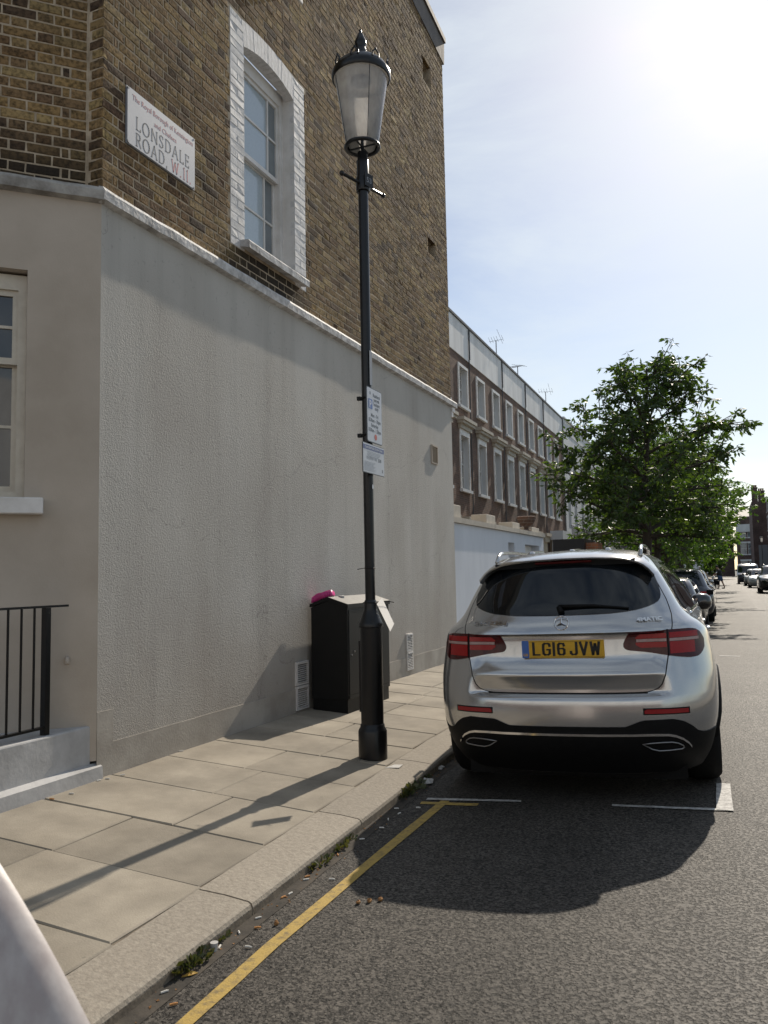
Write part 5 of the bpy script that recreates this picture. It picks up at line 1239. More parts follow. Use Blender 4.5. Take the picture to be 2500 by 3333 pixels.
# side glazing and trims
def sidepatch(y0a, y1a, y0b, y1b, za, zb, off, mat, nm, s, nv=6, nu=6):
    m = MB()
    for j in range(nv + 1):
        t = j / nv; z = za + (zb - za) * t
        for i in range(nu + 1):
            y = (y0a + (y0b - y0a) * t) * (1 - i / nu) + (y1a + (y1b - y1a) * t) * i / nu; m.v.append((s * (S.g(S.W, z) * S.flare(y, z) + off), y, z))
    for j in range(nv):
        for i in range(nu): m.f.append((j * (nu + 1) + i, j * (nu + 1) + i + 1, (j + 1) * (nu + 1) + i + 1, (j + 1) * (nu + 1) + i))
    return m.build(nm, mat, car, smooth=True, pivot=(0, 0, 0))
for s in (-1, 1):
    sidepatch(.82, 1.28, .98, 1.34, 1.17, 1.47, .004, 'car_glass_side', 'side_window', s)
    sidepatch(1.34, 2.22, 1.40, 2.16, 1.155, 1.515, .004, 'car_glass_side', 'side_window', s)
    sidepatch(2.28, 3.22, 2.22, 2.52, 1.15, 1.52, .004, 'car_glass_side', 'side_window', s)
    m = MB(); m.tube([(s * (S.g(S.W, 1.145) * S.flare(y, 1.145) + .006), y, 1.145) for y in np.linspace(.76, 3.25, 16)], .012, 6); m.build('belt_trim', 'chrome', car, smooth=True)
    for y in (1.55, 2.55):
        m = MB(); x = s * (S.g(S.W, .98) + .012); m.tube([(x - s * .02, y, .98), (x + s * .02, y + .02, .985), (x + s * .022, y + .19, .985), (x - s * .02, y + .21, .98)], .013, 8); m.build('door_handle', 'car_silver', car, smooth=True)
    # mirror
    m = MB(); n1, n2 = 12, 8
    for j in range(n2 + 1):
        b = math.pi * j / n2
        for i in range(n1):
            a = 2 * math.pi * i / n1; ca, sa = math.cos(a), math.sin(a)
            m.v.append((s * (.935 + .105 * math.copysign(abs(ca) ** .8, ca) * math.sin(b) ** .7), 3.25 - .085 * math.cos(b), 1.125 + .085 * math.copysign(abs(sa) ** .8, sa) * math.sin(b) ** .7))
    for j in range(n2):
        for i in range(n1): f = (j * n1 + i, j * n1 + (i + 1) % n1, (j + 1) * n1 + (i + 1) % n1, (j + 1) * n1 + i); m.f.append(f if s > 0 else tuple(reversed(f)))
    mi = m.build('door_mirror', 'car_black', car, smooth=True)
    m = MB(); m.prism([(s * .925 - .045 + .05 * a_, 3.158 + .006 * abs(a_), 1.115 + .055 * b_) for a_, b_ in ((-.6, -.9), (-.2, -.5), (.3, .2), (.6, .9), (.2, .8), (-.5, .1))], (0, .004, 0)); m.build('mirror_glass', 'chrome', mi)
    m = MB(); m.tube([(s * .80, 3.22, 1.05), (s * .90, 3.24, 1.07)], [.03, .025], 8); m.build('mirror_arm', 'car_plastic', mi, smooth=True)
    # arch trims
    for ay in (.93, 3.81):
        m = MB(); L = []
        for k in range(17):
            a = math.pi * k / 16; r1 = .40; z = .36 + r1 * math.sin(a); y = ay + r1 * math.cos(a); L.append((s * (S.g(S.W, max(.2, z)) - .005), y, z))
        m.tube(L, .028, 6); m.build('arch_trim', 'car_plastic', car, smooth=True)
    m = MB(); m.prism([(s * .90, y, z) for y, z in ((1.3, .2), (3.4, .2), (3.4, .40), (1.3, .40))], (s * .015, 0, 0)); m.build('sill_trim', 'car_plastic', car)
def wheel(par, x, y, r, w, s, detail=True):
    root = None
    m = MB(); k = 36
    prof = [(r * .70, -w / 2 + .01), (r * .90, -w / 2), (r * .975, -w / 2 + .025), (r, -w / 2 + .06), (r, w / 2 - .06), (r * .975, w / 2 - .025), (r * .90, w / 2), (r * .70, w / 2 - .01)]
    n = len(prof)
    for (rr, d) in prof:
        for i in range(k): a = 2 * math.pi * i / k; m.v.append((x + d, y + rr * math.cos(a), r + rr * math.sin(a)))
    for j in range(n - 1):
        for i in range(k): m.f.append((j * k + i, j * k + (i + 1) % k, (j + 1) * k + (i + 1) % k, (j + 1) * k + i))
    wh = m.build('wheel', 'rubber', par, smooth='auto')
    m = MB(); xo = x + s * (w / 2 - .03)
    for i in range(k): a = 2 * math.pi * i / k; m.v.append((x + s * (w / 2 - .012), y + r * .71 * math.cos(a), r + r * .71 * math.sin(a)))
    for i in range(k): a = 2 * math.pi * i / k; m.v.append((xo, y + r * .64 * math.cos(a), r + r * .64 * math.sin(a)))
    for i in range(k): m.f.append((i, (i + 1) % k, k + (i + 1) % k, k + i))
    for q_ in range(5):
        a = 2 * math.pi * q_ / 5 + .3; ca, sa = math.cos(a), math.sin(a); tx, tz = -sa * .035, ca * .035
        m.hexa([(xo - .015, y + ca * .04 - tx, r + sa * .04 - tz), (xo - .015, y + ca * .04 + tx, r + sa * .04 + tz), (xo - .015, y + ca * r * .66 + tx, r + sa * r * .66 + tz), (xo - .015, y + ca * r * .66 - tx, r + sa * r * .66 - tz), (xo + .012 * s, y + ca * .04 - tx, r + sa * .04 - tz), (xo + .012 * s, y + ca * .04 + tx, r + sa * .04 + tz), (xo + .004 * s, y + ca * r * .66 + tx * .7, r + sa * r * .66 + tz * .7), (xo + .004 * s, y + ca * r * .66 - tx * .7, r + sa * r * .66 - tz * .7)])
    m.build('rim', 'alloy', wh)
    m = MB(); m.prism([(x - s * .02, y + r * .7 * math.cos(2 * math.pi * i / 20), r + r * .7 * math.sin(2 * math.pi * i / 20)) for i in range(20)], (s * .01, 0, 0)); m.build('brake_disc', 'car_plastic', wh)
    return wh
for s in (-1, 1):
    for ay in (.93, 3.81): wheel(car, s * .80, ay, .362, .235, s)
mb = MB(); mb.box(-.62, .62, .45, 1.45, .12, .5); mb.build('axle_housing', 'car_plastic', car)

# ================================================================== other vehicles
def simple_car(name, label, loc, rotz, L, Wd, H, paint, kind='hatch', rear=True, group=None):
    t = thing(name, label, 'van' if kind == 'van' else 'car', loc, group, local=True, rot=(0, 0, rotz))
    w = Wd / 2; k = H / 1.5
    if kind == 'van':
        Wt = [(.2, w * .92), (.5, w), (.9, w), (1.2, w * .98), (1.7, w * .93), (H - .06, w * .86), (H - .02, w * .8), (H, w * .6)]
        YRt = [(.2, .1), (.5, 0), (1.0, .03), (1.6, .06), (H - .06, .12), (H, .25)]
        YFt = [(.2, L - .1), (.6, L), (.9, L - .08), (1.05, L - .55), (1.25, L - .85), (1.7, L - 1.4), (H - .06, L - 1.7), (H, L - 1.9)]
    else:
        Wt = [(.2, w * .9), (.45, w), (.75, w), (.9 * k, w * .95), (.97 * k, w * .86), (1.15 * k, w * .77), (1.35 * k, w * .68), (1.44 * k, w * .60), (1.48 * k, w * .45), (H, w * .15)]
        YRt = [(.2, .15), (.4, .02), (.6, 0), (.85 * k, .05), (.97 * k, .12), (1.15 * k, .28), (1.35 * k, .50), (1.44 * k, .68), (1.48 * k, 1.0), (H, 1.5)]
        YFt = [(.2, L - .12), (.45, L), (.7 * k, L - .06), (.85 * k, L - .35), (.92 * k, L - 1.0), (.98 * k, L - 1.2), (1.2 * k, L - 1.65), (1.4 * k, L - 2.1), (1.46 * k, L - 2.35), (H, L - 2.6)]
    s_ = Shell(Wt, YRt, [(.2, .4), (H, .3)], YFt, [(.2, .5), (.9, .5), (H, .25)])
    zs_ = sorted(set([.2, .3, .4, .5, .6, .7, .8] + [a for a, _ in Wt] + list(np.linspace(.85, H, 18))))
    ar = [(.75, .31, .35), (L - .85, .31, .35)]
    s_.body(zs_, ar, nr=28, ns=20, nf=28).build('body', paint, t, smooth=True, pivot=(0, 0, 0))
    m = MB(); m.box(-w * .72, w * .72, .3, L - .3, .18, .8); m.build('underbody', 'car_plastic', t)
    zb, zt_ = (1.0 * k, 1.40 * k) if kind != 'van' else (1.15, H - .2)
    wr = lambda z: s_.g(s_.W, z) * .84
    s_.patch(lambda a, b: ((2 * a - 1) * wr(zb + (zt_ - zb) * b), zb + (zt_ - zb) * b), 10, 6, .006, .01).build('rear_window', 'car_glass', t, smooth='auto', pivot=(0, 0, 0))
    # windscreen on front
    m = MB(); nz_ = 6; nu_ = 8
    z0, z1 = (1.0 * k, 1.41 * k) if kind != 'van' else (1.10, H - .2)
    for j in range(nz_ + 1):
        z = z0 + (z1 - z0) * j / nz_; yf, bf, w_ = s_.g(s_.YF, z), s_.g(s_.BF, z), s_.g(s_.W, z)
        for i in range(nu_ + 1):
            x = (2 * i / nu_ - 1) * w_ * .88; m.v.append((x, yf - bf + bf * (1 - (abs(x) / w_) ** 2.6) ** .5 + .008, z + .004))
    for j in range(nz_):
        for i in range(nu_): m.f.append((j * (nu_ + 1) + i + 1, j * (nu_ + 1) + i, (j + 1) * (nu_ + 1) + i, (j + 1) * (nu_ + 1) + i + 1))
    m.build('windscreen', 'car_glass', t, smooth=True, pivot=(0, 0, 0))
    for s in (-1, 1):
        m = MB(); za_, zb_ = (1.0 * k, 1.36 * k) if kind != 'van' else (1.15, H - .25)
        for (ya, yb2, yc, yd) in ((.65, 1.45, .95, 1.5), (1.52, 2.75, 1.57, 2.2)):
            m = MB()
            for j in range(5):
                u_ = j / 4; z = za_ + (zb_ - za_) * u_; x = s * (s_.g(s_.W, z) + .004); m.v += [(x, ya + (yc - ya) * u_, z), (x, yb2 + (yd - yb2) * u_, z)]
            for j in range(4): m.f.append((2 * j, 2 * j + 1, 2 * j + 3, 2 * j + 2))
            m.build('side_window', 'car_glass_side', t, smooth=True, pivot=(0, 0, 0))
        s_.patch(lambda a, b: (s * w * (.55 + .33 * a), .72 * k + (.86 - .72) * k * b), 5, 3, .006, .01).build('tail_lamp', 'lamp_red', t, pivot=(0, 0, 0))
        m = MB(); zc = .66 * k if kind != 'van' else .85; yf, bf, w_ = s_.g(s_.YF, zc), s_.g(s_.BF, zc), s_.g(s_.W, zc); P = []
        for (xx, dz) in ((.50, -.03), (.86, -.02), (.88, .08), (.52, .045)):
            x = xx * w_; P.append(Vector((s * x, yf - bf + bf * (1 - xx ** 2.6) ** .5 + .012, zc + dz)))
        m.prism(P if s < 0 else list(reversed(P)), (0, -.03, 0)); m.build('headlight', 'headlamp', t)
        m = MB(); y_ = L * .63; x_ = s * (w + .06); m.hexa([(x_ - .08, y_, .98 * k), (x_ + .08, y_, .98 * k), (x_ + .07, y_ + .1, .98 * k), (x_ - .07, y_ + .1, .98 * k), (x_ - .08, y_, 1.12 * k), (x_ + .08, y_, 1.12 * k), (x_ + .06, y_ + .1, 1.1 * k), (x_ - .06, y_ + .1, 1.1 * k)]); m.build('door_mirror', 'car_plastic', t, bevel=.02)
        for ay in (.75, L - .85): wheel(t, s * (w - .12), ay, .315, .2, s)
    m = MB(); yf = s_.g(s_.YF, .55) + .004; m.prism([(-w * .45, yf, .42), (w * .45, yf, .42), (w * .4, yf, .62 * k), (-w * .4, yf, .62 * k)], (0, -.05, 0)); m.build('grille', 'car_plastic', t)
    m = MB(); m.box(-.26, .26, yf + .004, yf + .01, .40, .51); m.build('front_plate', 'plate_white', t)
    m = MB(); yr = s_.g(s_.YR, .75); m.box(-.26, .26, yr - .01, yr, .70, .81); m.build('rear_plate', 'plate_yellow', t)
    if kind in ('suv', 'van'):
        for s in (-1, 1):
            m = MB(); m.tube([(s * w * .58, 1.0, H - .04), (s * w * .58, 1.2, H + .04), (s * w * .58, L - 2.5, H + .04), (s * w * .58, L - 2.3, H - .05)], .018, 6); m.build('roof_rail', 'alloy', t, smooth=True)
    if kind == 'van':
        for y in (1.3, 1.9, 2.5):
            m = MB(); m.box(-w * .62, w * .62, y, y + .05, H + .05, H + .085); m.build('roof_bar', 'alloy', t)
        m = MB(); m.tube([(-.3, 1.2, H + .12), (-.3, 2.8, H + .12)], .06, 8); m.build('roof_pipe', 'alloy', t)
    return t
simple_car('parked_car', 'dark low parked car with grey roof, next ahead of the silver SUV', (-1.38, 18.3, .02), 0, 4.2, 1.76, 1.33, 'car_black')
simple_car('parked_car', 'black parked SUV with pale roof rails beyond the low grey car', (-1.33, 23.6, .02), 0, 4.5, 1.86, 1.53, 'car_navy', 'suv')
simple_car('parked_car', 'small pale parked car farther up the left kerb beyond the black SUV', (-1.38, 30.5, .02), 0, 4.0, 1.72, 1.50, 'car_pale')
simple_car('parked_car', 'black SUV facing the camera, cut by the right edge of the photo', (2.50, 55.0, .04), math.pi, 4.6, 1.88, 1.66, 'car_black', 'suv')
simple_car('parked_car', 'silver car facing the camera, glinting, behind the black SUV on the right', (2.18, 68.8, .04), math.pi, 4.2, 1.74, 1.45, 'car_pale')
simple_car('parked_car', 'grey car just behind the glinting silver car on the right', (2.02, 76.5, .04), math.pi, 4.2, 1.72, 1.44, 'car_grey')
simple_car('parked_van', 'dark van with a loaded roof rack, farthest vehicle on the right', (1.66, 85.6, .05), math.pi, 4.8, 1.86, 1.90, 'car_navy', 'van')

# pedestrian crossing the road with a dark trolley
def person():
    root = thing('person', 'person in dark top and blue shorts striding across the far road', 'person', (-.62, 64.8, .055), local=True)
    sk = bpy.data.meshes.new('body')
    V = [(0, 0, .92), (-.03, 0, 1.12), (-.07, 0, 1.34), (-.10, 0, 1.44), (-.14, 0, 1.52), (-.17, 0, 1.60), (-.19, 0, 1.68),
         (.02, .09, .88), (.16, .09, .50), (.30, .09, .10), (.22, .09, .03), (.0, -.09, .88), (-.08, -.09, .48), (-.10, -.09, .07), (-.20, -.09, .03),
         (-.09, .18, 1.38), (-.20, .23, 1.14), (-.40, .22, .98), (-.48, .21, .95), (-.09, -.18, 1.38), (-.22, -.23, 1.14), (-.42, -.22, 1.0), (-.50, -.21, .97)]
    Eg = [(0, 1), (1, 2), (2, 3), (3, 4), (4, 5), (5, 6), (0, 7), (7, 8), (8, 9), (9, 10), (0, 11), (11, 12), (12, 13), (13, 14), (2, 15), (15, 16), (16, 17), (17, 18), (2, 19), (19, 20), (20, 21), (21, 22)]
    Rd = [.15, .14, .17, .08, .07, .10, .07, .10, .065, .045, .04, .10, .065, .045, .04, .075, .05, .04, .04, .075, .05, .04, .04]
    sk.from_pydata(V, Eg, []); o = bpy.data.objects.new('body', sk); C.objects.link(o); o.parent = root
    md = o.modifiers.new('skin', 'SKIN'); 
    for i, sv in enumerate(sk.skin_vertices[0].data): sv.radius = (Rd[i], Rd[i]); sv.use_root = (i == 0)
    o.modifiers.new('sub', 'SUBSURF').levels = 1; sk.materials.append(MATS['skin'])
    def shell_(name, pts, rad, mat):
        m = MB(); m.tube(pts, rad, 10); return m.build(name, mat, root, smooth=True)
    shell_('shirt', [(-.0, 0, .93), (-.03, 0, 1.12), (-.07, 0, 1.32), (-.09, 0, 1.44)], [.19, .19, .215, .10], 'cloth_dark')
    for s in (1, -1): shell_('sleeve', [(-.08, .12 * s, 1.40), (-.14, .21 * s, 1.25), (-.20, .235 * s, 1.15)], [.10, .085, .07], 'cloth_dark')
    shell_('shorts_leg', [(.0, .08, .96), (.09, .09, .72), (.14, .09, .58)], [.15, .115, .10], 'cloth_blue'); shell_('shorts_leg', [(.0, -.08, .96), (-.05, -.09, .72), (-.07, -.09, .58)], [.15, .115, .10], 'cloth_blue')
    shell_('hair', [(-.18, 0, 1.60), (-.175, 0, 1.68), (-.17, 0, 1.73)], [.095, .115, .05], 'cloth_dark')
    for (x, y) in ((.24, .09), (-.15, -.09)): 
        m = MB(); m.box(x - .14, x + .08, y - .045, y + .045, .0, .08); m.build('shoe', 'cloth_dark', root, bevel=.02)
person()
# parked motorcycle left of the person
mc = thing('motorcycle', 'dark motorcycle standing at the left kerb beside the person', 'motorcycle', (-1.25, 62.0, .03), local=True, rot=(0, 0, R(70)))
for x in (-.62, .62):
    m = MB(); m.tube([(x + .28 * math.cos(2 * math.pi * k / 20), 0, .30 + .28 * math.sin(2 * math.pi * k / 20)) for k in range(20)], .06, 8, closed=True); w_ = m.build('wheel', 'rubber', mc, smooth=True)
    m = MB(); m.tube([(x, -.05, .3), (x, .05, .3)], .14, 12); m.build('hub', 'alloy', w_)
m = MB(); m.tube([(-.6, 0, .5), (-.3, 0, .62), (.1, 0, .55), (.45, 0, .62)], [.12, .2, .22, .14], 10); m.build('body', 'car_black', mc, smooth=True)
m = MB(); m.hexa([(-.7, -.13, .74), (.1, -.13, .70), (.1, .13, .70), (-.7, .13, .74), (-.7, -.11, .84), (.1, -.1, .78), (.1, .1, .78), (-.7, .11, .84)]); m.build('seat', 'cloth_dark', mc, bevel=.03)
m = MB(); m.tube([(.62, 0, .3), (.45, 0, .95)], .035, 8); m.tube([(.45, -.33, 1.02), (.42, 0, .95), (.45, .33, 1.02)], .018, 8); m.build('fork', 'alloy', mc, smooth=True)
m = MB(); m.lathe([(.06, .80), (.1, .85), (.1, .95), (.06, .98)], .56, 0, 10); m.build('headlight', 'headlamp', mc, smooth=True)
for s in (-1, 1):
    m = MB(); m.tube([(.42, .28 * s, 1.02), (.40, .32 * s, 1.2)], .01, 6); m.lathe([(.005, 1.17), (.06, 1.2), (.05, 1.25), (.005, 1.27)], .40, .32 * s, 10); m.build('mirror', 'chrome', mc, smooth=True)

# ================================================================== terrace on the left
XF = -9.0
def fx(y): return XF - .0105 * (y - 28)
def far_window(fr, u0, u1, z0, z1, par, dep=-.20, rev='stucco_white', glass='window_grey', bars=1):
    m = MB(); fr.reveals(m, (u0, u1, z0, z1), .004, dep); w_ = m.build('window', rev, par)
    m = MB(); t = .06
    fr.box(m, u0, u0 + t, z0, z1, dep - .04, dep + .03); fr.box(m, u1 - t, u1, z0, z1, dep - .04, dep + .03); fr.box(m, u0 + t, u1 - t, z0, z0 + t, dep - .04, dep + .03); fr.box(m, u0 + t, u1 - t, z1 - t, z1, dep - .04, dep + .03)
    zm = (z0 + z1) / 2; fr.box(m, u0 + t, u1 - t, zm - .03, zm + .03, dep - .04, dep + .025)
    if bars:
        uc_ = (u0 + u1) / 2
        for (a, b) in ((z0 + t, zm - .03), (zm + .03, z1 - t)): fr.box(m, uc_ - .013, uc_ + .013, a, b, dep - .03, dep + .012)
        for z in ((z0 + zm) / 2, (z1 + zm) / 2): fr.box(m, u0 + t, uc_ - .013, z - .012, z + .012, dep - .03, dep + .012); fr.box(m, uc_ + .013, u1 - t, z - .012, z + .012, dep - .03, dep + .012)
    m.build('frame', 'white_paint', w_)
    m = MB(); fr.box(m, u0 + t, u1 - t, z0 + t, z1 - t, dep - .035, dep - .028); m.build('pane', glass, w_)
    return w_
def terrace_house(y0, y1, wins, label, first=False, white=False, doors=False):
    FR = Frame(fx(y0), y0, fx(y1) - fx(y0), y1 - y0, 1, .0105); L = y1 - y0
    t = thing('terrace_house', label, 'house', (fx(y0) - 3, (y0 + y1) / 2, 0), 'brick terrace houses along the left side')
    H = []
    for wy in wins:
        u = wy - y0 + .16
        H.append((u, u + 1.02, 7.86, 9.36)); H.append((u, u + 1.02, 4.68, 6.72))
    m = MB(); FR.holes(m, 0, L, 0, 9.8, H); m.quad(FR.p(L, 0), FR.p(L, 0, -8), FR.p(L, 9.8, -8), FR.p(L, 9.8)); m.build('wall', 'terrace_brick', t)
    m = MB(); FR.box(m, 0.012, L - .012, 9.8, 11.13, -.35, .035); m.build('parapet', 'parapet_white', t)
    m = MB(); FR.box(m, 0.0, L, 11.132, 11.22, -.40, .09); m.build('coping', 'lead_dark', t)
    m = MB(); m.tube([FR.p(L - .02, 0, .05), FR.p(L - .02, 9.9, .05)], .022, 8); m.tube([FR.p(L - .02, 9.9, .07), FR.p(L - .02, 11.1, .07)], .03, 8); m.build('downpipe', 'lead_dark', t)
    for wy in wins:
        u = wy - y0 + .16; a, b = u, u + 1.02
        if doors and wy == wins[0]: rv = 'blue_white_render'
        else: rv = 'stucco_white'
        gm = random.choice(['window_grey', 'window_dark', 'window_blind', 'window_dark'])
        far_window(FR, a, b, 7.86, 9.36, t, rev=rv, glass=gm); far_window(FR, a, b, 4.68, 6.72, t, rev=rv, glass=gm)
        # upper architrave and sill
        m = MB(); e = .115
        FR.box(m, a - e, a, 7.86, 9.36, .0, .05); FR.box(m, b, b + e, 7.86, 9.36, .0, .05); FR.box(m, a - e, b + e, 9.36, 9.36 + e, .0, .055); m.build('architrave', 'white_paint', t)
        m = MB(); FR.box(m, a - .16, b + .16, 7.76, 7.86, -.05, .11); m.build('sill', 'stucco_white', t)
        m = MB(); FR.box(m, a - e, a, 4.68, 6.72, .0, .05); FR.box(m, b, b + e, 4.68, 6.72, .0, .05); FR.box(m, a - e, b + e, 6.72, 6.95, .0, .055); m.build('architrave', 'white_paint', t)
        m = MB(); FR.box(m, a - .2, b + .2, 6.95, 7.12, 0, .13); FR.box(m, a - .3, b + .3, 7.12, 7.22, 0, .24); FR.box(m, a - .36, b + .36, 7.22, 7.34, 0, .30); m.build('hood', 'coping_cream', t)
        m = MB(); FR.box(m, a - .16, b + .16, 4.57, 4.68, -.05, .12); m.build('sill', 'stucco_white', t)
        # ground floor door or window head seen over the garden wall
        m = MB(); FR.box(m, a + .1, b + .1, 2.6, 3.15, 0, .1); FR.box(m, a - .0, b + .2, 3.15, 3.45, 0, .22); FR.box(m, a - .1, b + .3, 3.45, 3.62, 0, .32); m.build('door_head', 'coping_cream', t)
    m = MB(); m.prism([FR.p(0, 9.7, -.4), FR.p(L, 9.7, -.4), FR.p(L, 9.7, -8), FR.p(0, 9.7, -8)], (0, 0, .1)); m.build('roof', 'slate', t)
    return t
terrace_house(22.5, 29.76, [25.8, 28.22], 'brick terrace house partly hidden behind the corner building')
terrace_house(29.76, 34.98, [30.67, 33.14], 'brick terrace house second from the corner building')
terrace_house(34.98, 39.72, [35.53, 37.88], 'brick terrace house third from the corner building')
terrace_house(39.72, 44.2, [40.3, 42.64], 'brick terrace house fourth from the corner building')
terrace_house(44.2, 50.3, [44.95, 47.3], 'brick terrace house fifth from the corner, half hidden by the tree', doors=True)
# aerials on the roofs
def aerial(x, y, z, h, rot, n, label):
    t = thing('tv_aerial', label, 'aerial', (x, y, z), 'aerials on the terrace parapet')
    m = MB(); m.tube([(x, y, z), (x, y, z + h)], .022, 6); m.build('mast', 'aerial_metal', t)
    d = Vector((math.cos(rot), math.sin(rot), .12)).normalized(); c = Vector((x, y, z + h)); e = Vector((-math.sin(rot), math.cos(rot), 0))
    m = MB(); m.tube([c - d * .45, c + d * .45], .008, 6); m.build('boom', 'aerial_metal', t)
    for k in range(n):
        p = c + d * (-.42 + .84 * k / (n - 1)); l_ = .17 + (.25 if k == 1 else 0); m = MB(); up_ = Vector((0, 0, 1)) if n < 7 else e; m.tube([p - (up_ * .3 + e * .35) * l_ * 1.2, p + (up_ * .9 + e * .35) * l_ * 1.2], .007, 5); m.build('element', 'aerial_metal', t)
aerial(-9.15, 34.6, 11.2, .8, 2.6, 6, 'leftmost TV aerial, on a tall mast above the white parapet')
aerial(-9.15, 38.6, 11.2, .55, 2.5, 9, 'middle TV aerial lying level above the white parapet')
aerial(-9.2, 45.5, 11.2, .7, 2.9, 6, 'rightmost TV aerial, tilted rods above the white parapet')
# garden wall in front, in line with the street
gw = thing('garden_wall', 'pale blue rendered street wall with cream coping blocks and garage door', 'wall', (-4.05, 15.6, 0))
GF = Frame(-4.03, 0, 0, 1, 1, 0)
m = MB(); GF.holes(m, 12.0, 19.05, 0, 2.33, [(17.15, 18.55, 0, 2.12), (15.7, 16.2, 0.1, 2.12)]); GF.reveals(m, (17.15, 18.55, 0, 2.12), 0, -.25); GF.reveals(m, (15.7, 16.2, .1, 2.12), 0, -.2)
m.quad((-4.03, 19.05, 0), (-4.4, 19.05, 0), (-4.4, 19.05, 2.33), (-4.03, 19.05, 2.33)); m.quad((-4.4, 12, 2.32), (-4.03, 12, 2.32), (-4.03, 19.05, 2.32), (-4.4, 19.05, 2.32)); m.build('wall', 'blue_white_render', gw)
m = MB(); GF.box(m, 15.7, 16.2, .1, 2.12, -.22, -.2); m.build('door', 'white_paint', gw)
y = 12.0; k = 0
while y < 19.0:
    L = random.uniform(.8, .98); m = MB(); GF.box(m, y + .006, min(y + L, 19.1), 2.333, 2.42, -.40, .05); m.build('coping_block', 'coping_cream', gw); y += L; k += 1
for z in range(5):
    m = MB(); GF.box(m, 17.16, 18.54, .02 + .42 * z, .42 * (z + 1), -.22, -.17); m.build('garage_door_panel', 'white_paint', gw, bevel=.01)
# urn on the wall and coping blocks with higher seats
for (ya, w_, h_) in ((12.1, .7, .22), (14.35, .62, .18), (16.3, .62, .14), (18.1, .75, .12)):
    m = MB(); GF.box(m, ya, ya + w_, 2.424, 2.424 + h_, -.35, -.05); m.build('coping_seat', 'coping_cream', gw, bevel=.01)
um = MB(); um.lathe([(.10, 2.425), (.11, 2.45), (.05, 2.49), (.06, 2.54), (.16, 2.60), (.21, 2.70), (.22, 2.76), (.20, 2.77)], -4.15, 17.85, 16); tag(um.build('stone_urn', 'terrace_brick', smooth='auto'), 'dark round urn standing on the pale blue wall', 'urn')
# end pier after the wall
ep = thing('entrance_porch', 'pale painted porch with square columns beyond the blue wall', 'porch', (-8.4, 44.9, 0))
m = MB()
for yy in (44.6, 46.2): m.box(-8.95, -8.5, yy, yy + .4, 0, 3.3)
m.build('column', 'blue_white_render', ep); m = MB(); m.box(-9.0, -8.3, 44.4, 46.8, 3.302, 3.8); m.build('entablature', 'blue_white_render', ep)
# black hoarding and brick pier on the pavement edge
m = MB(); m.box(-4.80, -3.88, 24.0, 26.2, .1, 2.48); tag(m.build('hoarding', 'hoarding_black', bevel=.01), 'plain black hoarding panel showing above the silver car roof', 'hoarding')
m = MB(); m.box(-3.875, -3.52, 24.3, 25.2, .1, 2.36); tag(m.build('brick_pier', 'pier_brick'), 'orange red brick pier beside the black hoarding', 'pier')

# white stucco terrace farther on
def white_house(y0, y1, label):
    X0 = -9.15 - .0105 * (y0 - 50); FR = Frame(X0, y0, -.0105 * (y1 - y0), y1 - y0, 1, .0105); L = y1 - y0
    t = thing('stucco_house', label, 'house', (X0 - 3, (y0 + y1) / 2, 0), 'white stucco houses behind the tree')
    H = [(u, u + 1.0, z, z + h) for u in (.9, 3.3) for z, h in ((.9, 1.9), (4.3, 2.2), (7.8, 1.5))]
    m = MB(); FR.holes(m, 0, L, 0, 10.4, H); FR.box(m, 0.01, L - .01, 10.4, 11.2, -.4, .03); m.quad(FR.p(0, 0), FR.p(0, 0, -6), FR.p(0, 11, -6), FR.p(0, 11)); m.build('wall', 'stucco_white', t)
    m = MB(); FR.box(m, 0, L, 11.2, 11.3, -.5, .1); FR.box(m, 0, L, 3.4, 3.6, 0, .35); m.build('cornice', 'stucco_white', t)
    for h in H: far_window(FR, *h, t, bars=0, dep=-.15)
    m = MB()
    for k in range(int(L / .28)): m.tube([FR.p(.1 + .28 * k, 3.6, .3), FR.p(.1 + .28 * k, 4.4, .3)], .015, 5)
    m.tube([FR.p(0, 4.4, .3), FR.p(L, 4.4, .3)], .025, 5); tag(m.build('balcony_rail', 'lead_dark', t), kind='stuff')
    return t
for k in range(7): white_house(50.3 + 5.4 * k, 50.3 + 5.4 * (k + 1) - .02, ['white stucco terrace house adjoining the brick terrace'] [0] if k == 0 else 'white stucco terrace house glimpsed through the tree, %s beyond the brick terrace' % ['', 'second', 'third', 'fourth', 'fifth', 'sixth', 'seventh'][k])

